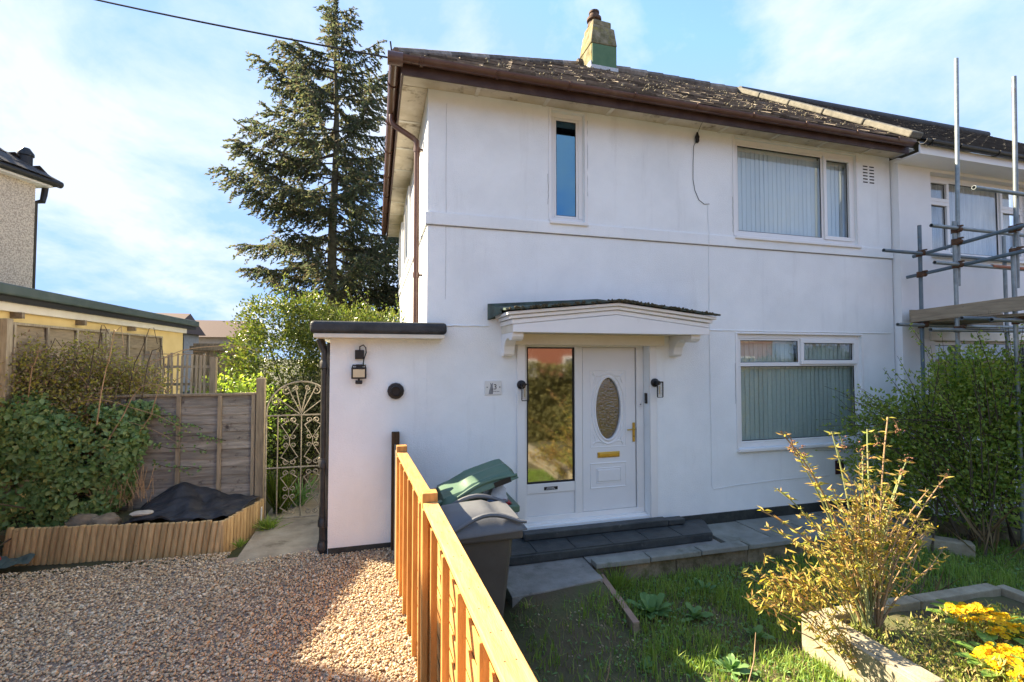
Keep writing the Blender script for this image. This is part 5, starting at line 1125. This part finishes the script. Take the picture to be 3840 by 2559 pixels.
# ---- dark undergrowth along the side path
UG = thing('undergrowth', (-1.6, 8.0, 0), 'dark leafy undergrowth behind the grey fence post', 'bush')
ell = [(-1.75,7.9,.9,.55,.5,.85),(-1.5,8.6,.5,.5,.5,.5),(-2.2,8.3,1.2,.5,.5,.6)]
P, D_ = ell_pts(ell, 1300, .5); Q, Dd = sprays(P, D_, 4, .06); tag(leaves('foliage', Q, Dd, rng.uniform(.05,.09,len(Q)), rng.uniform(.025,.04,len(Q)), M['privet'], UG, (-1.7,8.1,.8)), kind='stuff'); branchy(UG, (-1.7,8.1,0), ell, 6, .02, M['bark_dark'])
def tuft(name, base, n_, h, sp_, mat, lab, cat, w_=.008, smat='stem_green', grp=None):
    T = thing(name, base, lab, cat, grp); b = np.array(base)+np.concatenate([rng.normal(0, sp_*.35, (n_,2)), np.zeros((n_,1))], 1); d_ = np.concatenate([rng.normal(0, sp_, (n_,2)), np.ones((n_,1))*h*rng.uniform(.5,1.1,(n_,1))], 1)
    tag(leaves('leaf_blades', b+d_*.5, d_, np.linalg.norm(d_,axis=1), w_*rng.uniform(.6,1.5,n_), M[mat], T, base, .12), kind='stuff'); return T
tuft('grass_clump', (-1.19,6.95,0), 170, .62, .10, 'fern', 'bright yellow-green grass clump behind the iron gate', 'grass clump', .016)
tuft('strap_leaf_clump', (-1.02,7.2,0), 60, .42, .16, 'weed', 'dark strap-leaved clump on the path behind the gate', 'plant', .028)
tuft('grass_clump', (-1.22,6.35,0), 120, .16, .10, 'grass', 'low grass tuft at the right end of the log edging', 'grass clump', .010)
tuft('grass_clump', (-1.40,5.86,0), 60, .09, .05, 'grass', 'tiny grass tuft at the corner of the log edging', 'grass clump', .008)
DS = thing('shaded_shrub', (-.9, 8.1, 0), 'dark shaded shrub arching over the path behind the gate', 'shrub')
ell = [(-1.15,8.2,1.25,.42,.35,.50),(-.75,8.25,1.45,.40,.35,.42),(-1.25,8.0,.7,.28,.3,.45),(-.5,8.3,1.2,.3,.3,.6)]
P, D_ = ell_pts(ell, 1500, .6); Q, Dd = sprays(P, D_, 4, .06); tag(leaves('foliage', Q, Dd, rng.uniform(.05,.09,len(Q)), rng.uniform(.022,.04,len(Q)), M['conifer'], DS, (-.9,8.1,1.2)), kind='stuff'); branchy(DS, (-1.15,8.15,0), ell, 6, .018, M['bark_dark'])
# ---- ivy over the left fence
IV = thing('ivy', (-3.1, 6.4, .1), 'dark green ivy mounding over the left fence', 'ivy')
ell = [(-3.70,6.38,.60,.32,.20,.75),(-3.30,6.42,.62,.34,.20,.70),(-2.98,6.47,1.0,.38,.18,.50),(-2.78,6.54,1.12,.26,.10,.26),(-3.62,6.40,1.20,.34,.24,.45),(-2.85,6.52,.66,.22,.10,.32),(-4.05,6.30,.7,.30,.22,.85),(-2.66,6.58,1.42,.22,.07,.12),(-3.15,6.45,.45,.35,.16,.36),(-3.35,6.38,1.05,.30,.22,.40),(-3.80,5.35,.6,.12,.55,.62),(-3.80,4.6,.5,.12,.5,.5)]
P, D_ = ell_pts(ell, 30000, .45); kk = np.sin(P[:,0]*9+2*np.sin(P[:,2]*5))*np.sin(P[:,2]*8+P[:,0]*3) > -.55; kk |= rng.random(len(P)) < .25; P, D_ = P[kk], D_[kk]; nrm = D_+rng.normal(0,.35,D_.shape)+[0,-.6,.2]; tag(leaves('foliage', P, rng.normal(size=P.shape)*[1,.4,1]+[0,-.1,-.5], rng.lognormal(math.log(.047),.34,len(P)), rng.lognormal(math.log(.042),.34,len(P)), M['ivy'], IV, (-3.1,6.4,.9), .2, nrm), kind='stuff')
branchy(IV, (-3.4,6.55,.1), ell, 12, .012, M['bark_dark'], 'stem')
for (x0, z0, ln) in ((-2.45,1.30,.45),(-2.5,1.02,.55),(-2.5,.80,.5),(-2.4,1.15,.65),(-2.55,1.42,.3)):     # trailing runners on the boards
    pts = [(x0+ln*t, 6.61+.004*math.sin(t*9), z0-.10*t+.02*math.sin(t*7+x0*9)) for t in np.linspace(0,1,9)]; rn = MB(); rn.tube(pts, .004, 5); ro_ = rn.build('runner', M['bark_dark'], IV); n_ = 34; t_ = rng.random(n_)**1.4; P_ = np.stack([x0+ln*t_, np.full(n_,6.60)-rng.random(n_)*.03, z0-.10*t_+rng.normal(0,.03,n_)], 1); tag(leaves('runner_leaves', P_, rng.normal(size=(n_,3)), .035, .032, M['ivy'], ro_, (x0,6.6,z0), .2, np.tile([0.,-1,.2],(n_,1))+rng.normal(0,.3,(n_,3))), kind='stuff')
# ---- bramble thicket above the ivy
BR = thing('bramble_thicket', (-3.6, 6.7, .1), 'yellow-brown bramble thicket above the ivy', 'bush')
ell = [(-3.75,6.6,1.70,.40,.30,.55),(-3.25,6.85,1.76,.44,.25,.50),(-2.85,6.90,1.62,.40,.22,.38),(-4.2,6.5,1.6,.35,.3,.6),(-3.2,6.6,1.3,.42,.22,.40)]
P, D_ = ell_pts(ell, 11500, .75); Q, Dd = sprays(P, D_, 2, .05); tag(leaves('foliage', Q, Dd, rng.uniform(.025,.05,len(Q)), rng.uniform(.015,.032,len(Q)), M['bramble'], BR, (-3.6,6.7,1.6)), kind='stuff')
for i in range(46):
    b = np.array((-4.1+random.random()*1.45, 6.65+jit(.35), .95+random.random()*.4)); h = random.uniform(.5, 1.15); dx_ = jit(.7)
    pts = [b+np.array((dx_*t, jit(.02)-.15*t*(i % 2), h*math.sin(t*random.uniform(1.5,2.4)))) for t in np.linspace(0,1,8)]; m = MB(); m.tube(pts, [.006*(1-.6*t)+.001 for t in np.linspace(0,1,8)], 5); m.build('cane', M['bark_dark'] if i % 3 else M['stem_tan'], BR)
# arching dead canes over the trellis and down the fence
for i, (p0, p1, sag) in enumerate((((-3.6,6.5,1.3),(-2.1,6.45,.95),.25),((-3.5,6.45,1.25),(-2.7,6.4,.55),.15),((-3.3,7.3,1.95),(-1.9,7.6,1.95),.16),((-2.9,7.3,1.9),(-1.7,8.2,2.1),.22),((-3.9,6.0,1.6),(-4.1,5.95,.9),.1),((-3.2,6.5,1.55),(-2.2,6.5,1.2),.12),((-3.0,7.2,1.85),(-2.2,7.4,2.1),.1))):
    p0, p1 = V3(p0), V3(p1); m = MB(); m.tube([p0+(p1-p0)*t+V3((0,0,sag*math.sin(math.pi*t)+.02*math.sin(9*t))) for t in np.linspace(0,1,12)], [.007-.005*t for t in np.linspace(0,1,12)], 5); m.build('cane', M['stem_tan'], BR)
tw = MB()
for i in range(60):
    b = V3((-2.45+jit(.25)-.25, 6.45+jit(.05), .35+random.random()*.2)); tw.tube([b, b+V3((jit(.12),jit(.05),random.uniform(.1,.35)))], .003, 4)
tag(tw.build('dead_twigs', M['stem_tan'], BR), kind='stuff')
# ---- privet on the right
PV = thing('privet_bush', (6.9, 4.35, -.2), 'large loose privet bush between the window and the scaffold', 'bush')
ell = [(6.20,4.58,.95,.62,.32,.68),(6.95,4.40,1.2,.70,.42,.68),(7.55,4.10,1.1,.72,.48,.85),(6.75,4.45,.55,.7,.35,.55),(8.2,3.75,1.1,.75,.5,.95),(7.3,4.2,.45,.8,.4,.5),(7.3,4.25,1.75,.6,.4,.45),(8.0,3.7,1.75,.6,.4,.5),(8.6,3.6,1.2,.6,.5,1.0)]
P, D_ = ell_pts(ell, 5200, .85); Q, Dd = sprays(P, D_+[0,-.2,.3], 5, .06); k = Q[:,2] > -.1; Q, Dd = Q[k], Dd[k]
tag(leaves('foliage', Q, Dd, rng.uniform(.04,.075,len(Q)), rng.uniform(.024,.042,len(Q)), M['privet'], PV, (7.2,4.3,1)), kind='stuff')
P, D_ = ell_pts(ell, 1800, .35); tag(leaves('yellow_leaves', P, rng.normal(size=P.shape), .05, .032, M['privet_y'], PV, (7.2,4.3,1)), kind='stuff')
for i in range(150):                                     # shoots leaning out of the crown, leafy at the tips
    e = ell[i % len(ell)]; b = np.array((6.4+random.random()*2.0, 4.3+jit(.25)-.25*random.random(), random.uniform(.1,1.5))); low = i % 4 == 0
    tp = (np.array((5.15+random.random()*.7, 4.55+jit(.15), random.uniform(.9,1.7))) if low else b+np.array((jit(.45)-.25, jit(.15), random.uniform(.6,1.15)*(1 if b[2] > .8 else 1.5))))
    tp[2] = min(tp[2], 2.45 if i % 3 else 2.15); md = (b+tp)/2+np.array((.05,0,.1)); sh = MB(); sh.tube([b,md,tp], [.006,.004,.0018], 5); so = sh.build('shoot', M['bark_dark'], PV)
    n_ = 30; t_ = rng.uniform(.15,1,n_)[:,None]; c_ = (1-t_)**2*b+2*t_*(1-t_)*md+t_*t_*tp; tag(leaves('shoot_leaves', c_+rng.normal(0,.025,(n_,3)), rng.normal(size=(n_,3))+unit(tp-b), rng.uniform(.03,.055,n_), .024, M['privet'], so, b), kind='stuff')
for i in range(22):
    b = np.array((6.3+random.random()*2.2, 4.35+jit(.2)-.3*random.random(), -.25)); tp = b+np.array((jit(.5), jit(.2), random.uniform(.8,1.4))); m = MB(); m.tube([b,(b+tp)/2+[jit(.08),0,0],tp], [.014,.010,.005], 6); m.build('stem', M['bark_dark'], PV, True)
# ---- golden shrub in the raised bed
GS = thing('golden_shrub', (3.64, 2.87, -.06), 'golden leggy shrub with brown seed heads in the raised bed', 'shrub')
tips = [(2.89,2.9,1.50),(3.05,2.95,1.35),(3.43,2.95,1.47),(3.62,2.85,1.20),(4.02,2.95,1.56),(3.86,3.0,1.46),(4.44,2.8,1.10),(4.30,2.85,.98),(2.60,2.8,.98),(2.78,2.95,.80),(3.2,3.0,1.30),(3.95,2.8,1.15),(3.75,2.95,1.02),(3.3,2.8,.95),(4.35,2.9,.62),(4.25,2.75,.46),(3.55,3.0,.92),(4.05,3.0,.88),(3.0,2.75,.70),(3.45,2.75,.78),(3.85,2.75,.70),(2.95,3.0,1.05),(3.68,2.9,1.32),(4.15,2.9,1.22)]
for i, tp in enumerate(tips):
    tp = V3(tp); b = V3((3.64+jit(.09), 2.86+jit(.07), -.06)); hd_ = tp-b; md = b+hd_*.5+V3((-hd_[0]*.26+jit(.05), 0, hd_[2]*.12)); N_ = 12
    cur_ = [((1-t)**2)*b+2*t*(1-t)*md+t*t*tp for t in np.linspace(0,1,N_)]
    if tp[2] > 1.4: cur_ += [tp+V3((.05,0,-.01)), tp+V3((.09,0,-.05)), tp+V3((.11,0,-.11))]
    m = MB(); m.tube(cur_, [.0075*(1-.75*k_/len(cur_))+.0015 for k_ in range(len(cur_))], 7); so = m.build('stem', M['stem_tan'] if i % 4 == 0 or tp[0] > 4.2 else M['stem_green'], GS, True)
    LCs, LDs = [], []
    nodes = np.linspace(.38, .98, 9 if tp[2] > 1 else 7)
    for t in nodes:
        p = ((1-t)**2)*b+2*t*(1-t)*md+t*t*tp; n_ = random.randint(4, 9) if t < .8 else random.randint(3, 6); a0 = random.uniform(0, 6)
        for q in range(n_): a_ = a0+q*6.283/n_+jit(.4); dl = np.array((math.cos(a_), math.sin(a_), .25+jit(.4))); LCs.append(p+unit(dl)*.03); LDs.append(dl)
    n_ = len(LCs); tag(leaves('leaf_sprigs', np.array(LCs)+rng.normal(0,.008,(n_,3)), np.array(LDs), rng.uniform(.042,.082,n_), rng.uniform(.010,.020,n_), M['shrub_leaf'], so, b), kind='stuff')
    if tp[2] > 1.05:
        hd2 = cur_[-1]; c_ = hd2+rng.normal(0,1,(16,3))*[.018,.012,.03]; V_, F_ = stones(c_, rng.uniform(.004,.009,16), (.8,.8)); tag(npmesh('seed_head', V_, F_, M['seed'], so, hd2, True), kind='stuff')
for i in range(26):                                     # leafless green canes at the foot
    b = V3((3.64+jit(.10), 2.86+jit(.08), -.06)); tp = b+V3((jit(.30), jit(.12), random.uniform(.35,.8))); m = MB(); m.tube([b, b+(tp-b)*.5+V3((jit(.02),0,.03)), tp], [.008,.006,.003], 7); m.build('stem', M['stem_green'] if i % 3 else M['stem_tan'], GS, True)
# side twigs filling the middle and the low left arm
c_, d_ = [], []
tw = MB()
for (cx, cy, cz, rx, rz, n_) in ((3.55,2.85,.60,.45,.26,42),(2.85,2.85,.40,.36,.16,56),(3.25,2.9,.25,.3,.18,14),(3.75,2.85,.75,.35,.22,26),(3.15,2.8,.05,.22,.10,12),(4.0,2.8,.62,.25,.25,14),(3.45,2.85,.9,.45,.25,18)):
    for i in range(n_):
        p = np.array((cx+random.gauss(0,.5)*rx, cy+jit(.12), cz+random.gauss(0,.5)*rz)); b = p+np.array(((3.58-p[0])*.35, 0, -.14-random.random()*.1)); tw.tube([b,p], [.004,.002], 4)
        for q in range(8): dl = rng.normal(size=3)+[0,0,.3]; c_.append(b+(p-b)*random.uniform(.4,1.1)+rng.normal(0,.02,3)); d_.append(dl)
tag(tw.build('twigs', M['stem_tan'], GS), kind='stuff'); n_ = len(c_)
tag(leaves('twig_leaves', np.array(c_), np.array(d_), rng.uniform(.04,.085,n_), rng.uniform(.011,.022,n_), M['shrub_leaf'], GS, (3.5,2.85,.5)), kind='stuff')
# ---- bed ground cover and primroses
n = 11000; x_ = rng.uniform(3.47, 5.2, n); y_ = rng.uniform(1.3, 2.95, n); k = (np.sin(x_*5+1)*np.sin(y_*6)+rng.normal(0,.5,n) > -.35) & (y_ < 3.05-.25*(x_-3.4)); x_, y_ = x_[k], y_[k]; h = .05+.12*np.abs(np.sin(x_*7)*np.cos(y_*6))+rng.uniform(0,.04,len(x_))
c_ = np.stack([x_, y_, -.055+h*rng.random(len(x_))], 1); tag(leaves('heather_cover', c_, rng.normal(size=c_.shape)*[.6,.6,.3]+[0,0,.9], rng.uniform(.028,.055,len(c_)), rng.uniform(.009,.017,len(c_)), M['heather'], None, (4,2.2,0)), 'low yellow-green heather cover in the raised bed', 'ground cover', kind='stuff')
fl_me = None
def primrose(cx, cy, rad, n_, lab):
    global fl_me
    T = thing('primrose_clump', (cx, cy, -.05), lab, 'flowers', 'primrose clumps in the bed')
    if fl_me is None:
        m = MB()
        for q in range(5):
            a_ = q*2*math.pi/5; c2, s2 = math.cos(a_), math.sin(a_); R_ = lambda x, y, z: (x*c2-y*s2, x*s2+y*c2, z)
            m.add([R_(.002,0,0), R_(.011,-.010,.003), R_(.019,-.008,.002), R_(.0175,0,.004), R_(.019,.008,.002), R_(.011,.010,.003)], [(0,1,2,3),(0,3,4,5)])
        fl_me = m; 
    base_me = bpy.data.meshes.new('flower'); base_me.from_pydata(fl_me.v, [], fl_me.f); base_me.materials.append(M['petal'])
    eye = MB(); eye.lathe([(.003,.001),(.0035,.003),(.001,.0045)], (0,0,0), 6); eye_me = bpy.data.meshes.new('flower_eye'); eye_me.from_pydata(eye.v, [], eye.f); eye_me.materials.append(M['petal_eye'])
    for i in range(n_):
        r_ = rad*math.sqrt((i+.5)/n_); a_ = i*2.39996+jit(.3); p = Vector((cx+r_*math.cos(a_)+jit(.008), cy+r_*math.sin(a_)+jit(.008), .035+.07*math.sqrt(max(0,1-(r_/rad)**2))+jit(.015)))
        o = bpy.data.objects.new('flower', base_me); C.objects.link(o); o.parent = T; o.location = p-WL[T.name]; o.rotation_euler = (jit(.5)-.25*math.sin(a_), jit(.5)+.3*math.cos(a_), random.uniform(0,6)); s_ = random.uniform(1.3,1.9); o.scale = (s_,)*3; WL[o.name] = p
        e = bpy.data.objects.new('flower_eye', eye_me); C.objects.link(e); e.parent = o
    for i in range(16):
        a_ = i*2*math.pi/16+jit(.2); d_ = np.array((math.cos(a_), math.sin(a_), .25)); b = np.array((cx, cy, -.04))+d_*rad*.45; sd2 = np.array((-math.sin(a_), math.cos(a_), 0)); L_ = rad*1.0*random.uniform(.8,1.2)
        m = MB(); v_ = []
        for t, w_ in ((0,.012),(.3,.026),(.65,.036),(.9,.026),(1,.006)):
            q = b+d_*L_*t+np.array((0,0,.05*math.sin(math.pi*t*.8)-.02*t)); v_ += [q-sd2*w_+[0,0,.008], q, q+sd2*w_+[0,0,.008]]
        m.add(v_, [(3*k_+a2, 3*k_+a2+1, 3*k_+a2+4, 3*k_+a2+3) for k_ in range(4) for a2 in (0,1)]); m.build('leaf', M['primrose_leaf'], T, True)
primrose(4.46, 2.58, .23, 74, 'yellow primrose clump farther back in the raised bed'); primrose(4.02, 2.15, .23, 74, 'yellow primrose clump nearest the camera in the raised bed')
# ---- lawn
def blades(name, n_, reg, hf, mat, lab, cat, dens, wid=.004, lean=.5):
    x_ = rng.uniform(reg[0], reg[1], n_); y_ = rng.uniform(reg[2], reg[3], n_); k = dens(x_, y_) > rng.random(n_); x_, y_ = x_[k], y_[k]; N_ = len(x_)
    h = hf(x_, y_)*rng.uniform(.5,1.3,N_); a_ = rng.uniform(0,6.283,N_); ln = rng.normal(0,lean,N_)*h; z_ = -.285+lz(x_, y_)
    dx_, dy_ = np.cos(a_), np.sin(a_); w_ = wid*rng.uniform(.6,1.4,N_); B_ = np.stack([x_,y_,z_],1); S_ = np.stack([-dy_*w_,dx_*w_,0*w_],1); Md = B_+np.stack([dx_*ln*.35,dy_*ln*.35,h*.55],1); T_ = B_+np.stack([dx_*ln,dy_*ln,h*(1-.25*np.abs(ln/np.maximum(h,1e-3)))],1)
    V = np.stack([B_-S_, B_+S_, Md+S_*.75, Md-S_*.75, T_],1).reshape(-1,3); i = np.arange(N_)*5; F = np.concatenate([np.stack([i,i+1,i+2],1), np.stack([i,i+2,i+3],1), np.stack([i+3,i+2,i+4],1)])
    return tag(npmesh(name, V, F, M[mat], None, (4,3.3,-.28)), lab, cat, kind='stuff')
def free(x, y): return ~((x > 3.28) & (x < 5.5) & (y < 3.16)) & ~((y > 4.53) & (x > 2.1)) & ~((y > 4.12) & (x < 2.2)) & ~((x < 1.15) & (y > 3.55) & (y < 4.9))
def patch(x, y): return .5+.5*np.sin(x*3.3+1.7*np.sin(y*2.1))*np.cos(y*2.9+x*.8)
def dg(x, y): return free(x, y)*np.clip(.10+1.05*np.clip((x-1.75)/.9, 0, 1)*(.22+.78*patch(x,y)*(.4+.6*patch(x*3.7,y*3.1)))+.25*(patch(x*2.3,y*1.9) > .72), .0, 1)
blades('lawn_grass', 95000, (.42,8.9,1.5,4.56), lambda x, y: .035+.055*patch(x*1.3+2,y)+.055*(patch(x*.8,y*1.2+1) > .78)+.03*patch(x*5.1,y*4.7), 'grass', 'rough green lawn grass before the house', 'grass', dg)
blades('dry_lawn_grass', 20000, (.42,8.9,1.5,4.56), lambda x, y: .05+.04*patch(x,y*1.4), 'straw', 'dead straw grass scattered through the lawn', 'grass', lambda x, y: free(x,y)*(.2+.6*(patch(x*1.7+3,y*1.5) > .6)), .002, 1.3)
n = 900; x_ = rng.uniform(.5,3.2,n); y_ = rng.uniform(1.8,4.1,n); k = free(x_,y_); x_, y_ = x_[k], y_[k]; V_, F_ = stones(np.stack([x_,y_,-.283+lz(x_,y_)],1), rng.uniform(.004,.013,len(x_)), (.75,.5)); tag(npmesh('soil_stones', V_, F_, M['pebble'], None, (2,3,-.28), True), 'small stones scattered on the bare soil', 'stones', kind='stuff')
def dock(cx, cy, n_, L0, lab, z0=-.275):
    T = thing('broadleaf_weed', (cx, cy, z0), lab, 'weed', 'broad-leaved weeds in the lawn')
    for i in range(n_):
        a_ = i*2.4+jit(.3); el = random.uniform(.35,1.25); d_ = np.array((math.cos(a_)*math.cos(el), math.sin(a_)*math.cos(el), math.sin(el))); sd2 = np.array((-math.sin(a_), math.cos(a_), 0)); L_ = L0*random.uniform(.6,1.15); v_ = []; b = np.array((cx+jit(.02), cy+jit(.02), z0))
        for t, w_ in ((0,.05),(.25,.10),(.5,.17),(.75,.15),(.92,.08),(1,.01)):
            q = b+d_*L_*t+np.array((0,0,-.35*L_*t*t)); v_ += [q-sd2*w_*L_+[0,0,.04*L_*math.sin(t*9)+.03*L_], q, q+sd2*w_*L_+[0,0,.04*L_*math.cos(t*8)+.03*L_]]
        m = MB(); m.add(v_, [(3*k_+a2, 3*k_+a2+1, 3*k_+a2+4, 3*k_+a2+3) for k_ in range(5) for a2 in (0,1)]); m.build('leaf', M['weed'], T, True)
n = 15000; x_ = rng.uniform(.5,8.6,n); y_ = rng.uniform(1.6,4.5,n); k = free(x_,y_) & (rng.random(n) < .12+.88*np.clip((x_-1.5)/1.0,0,1)*(patch(x_*2.1+1,y_*2.3) > .35)); x_, y_ = x_[k], y_[k]
c_ = np.stack([x_, y_, -.27+lz(x_,y_)+rng.uniform(0,.035,len(x_))], 1); tag(leaves('lawn_weeds', c_, rng.normal(size=c_.shape)*[1,1,.35], rng.uniform(.018,.05,len(c_)), rng.uniform(.012,.026,len(c_)), M['weed'], None, (4,3.2,-.27), .2, rng.normal(0,.4,c_.shape)+[0,0,1]), 'small broad-leaved weeds spread through the lawn', 'weeds', kind='stuff')
dock(2.42,3.92,34,.25,'largest broad-leaved weed beside the pinkish kerb'); dock(2.75,3.75,20,.17,'broad-leaved weed right of the largest weed'); dock(3.15,4.15,20,.18,'broad-leaved weed below the low garden wall'); dock(2.55,3.05,18,.16,'broad-leaved weed left of the raised bed corner'); dock(1.95,3.25,13,.11,'small broad-leaved weed on the bare soil'); dock(3.05,3.35,16,.15,'broad-leaved weed touching the raised bed corner')
tuft('tall_grass_clump', (2.33,4.40,-.28), 110, .24, .10, 'grass', 'tall grass clump at the foot of the low garden wall', 'grass clump', .008)
tuft('dead_stalks', (6.9,3.95,-.27), 26, .75, .28, 'straw', 'pale dead stalks below the privet', 'stalks', .006)
tuft('dead_stalks', (4.9,3.35,-.27), 12, .5, .25, 'straw', 'thin dead stalks behind the raised bed', 'stalks', .005)
for (x_, y_, L_, lab) in ((2.35,2.72,.42,'long bleached dead stem leaning in the near lawn'), (1.45,3.0,.28,'broken dead stem on the soil near the fence')):
    m = MB(); m.tube([(x_,y_,-.28),(x_+L_*.35,y_+.05,-.28+L_*.6),(x_+L_*.55,y_+.12,-.28+L_*.95)], [.005,.004,.002], 6); tag(m.build('fallen_stick', M['stem_tan'], None, True), lab, 'stem')
m = MB(); m.tube([(-.55+.0*t+.32*t, 3.35+.22*t+.06*math.sin(t*3), .022+.03*math.sin(t*3.1)) for t in np.linspace(0,1,8)], .003, 5); tag(m.build('fallen_stick', M['picket'], None, True), 'pale dry stem lying on the gravel', 'stem')
# ------------------------------------------------------------------ across the street, seen in the panes
for (x0, lab) in ((-9, 'left brick house mirrored in the panes'), (4, 'middle brick house mirrored in the panes'), (17, 'right brick house mirrored in the panes')):
    T = thing('brick_house', (x0+5.5, -22, -.4), lab, 'house', 'brick houses across the street'); MB().box(x0, x0+11, -26, -18, -.6, 5.2).build('wall', M['brick'], T)
    m = MB(); m.prism([(x0-.4,-17.5,5.0),(x0-.4,-26.5,5.0),(x0-.4,-22,8.2)], (11.8,0,0)); m.build('roof', M['brick_tile'], T)
    for (a_, z_, w_, h_) in ((1.2,3.2,1.8,1.3),(4.6,3.2,1.2,1.3),(7.6,3.2,1.8,1.3),(1.2,.6,1.8,1.5),(7.6,.6,1.8,1.5)):
        W_ = MB().box(x0+a_, x0+a_+w_, -18.06, -17.999, z_, z_+h_).build('window', M['upvc'], T); MB().box(x0+a_+.12, x0+a_+w_/2-.04, -17.998, -17.985, z_+.12, z_+h_-.12).build('pane', M['glass_dark'], W_); MB().box(x0+a_+w_/2+.04, x0+a_+w_-.12, -17.998, -17.985, z_+.12, z_+h_-.12).build('pane', M['glass_dark'], W_)
    MB().box(x0+4.8, x0+5.8, -18.05, -17.999, -.4, 1.9).build('door', M['upvc'], T)
HD = thing('front_hedge', (7, -1.9, -.28), 'olive front hedge mirrored in the sidelight', 'hedge')
n = 42000; c_ = np.stack([rng.uniform(1.6, 14, n), np.where(rng.random(n) < .75, rng.uniform(-1.62, -1.30, n), rng.uniform(-2.6, -1.6, n)), rng.uniform(-.25, 1.95, n)], 1)
kk = (np.abs(c_[:,1]+1.95) > .35) | (c_[:,2] > 1.6); c_ = c_[kk]; c_[:,1] += .12*np.sin(c_[:,0]*3)*np.sin(c_[:,2]*4); c_[:,2] += .1*np.sin(c_[:,0]*2.3)
tag(leaves('foliage', c_, rng.normal(size=c_.shape)+[0,.6,.4], rng.uniform(.07,.12,len(c_)), rng.uniform(.04,.07,len(c_)), M['hedge'], HD, (7,-1.9,1)), kind='stuff')
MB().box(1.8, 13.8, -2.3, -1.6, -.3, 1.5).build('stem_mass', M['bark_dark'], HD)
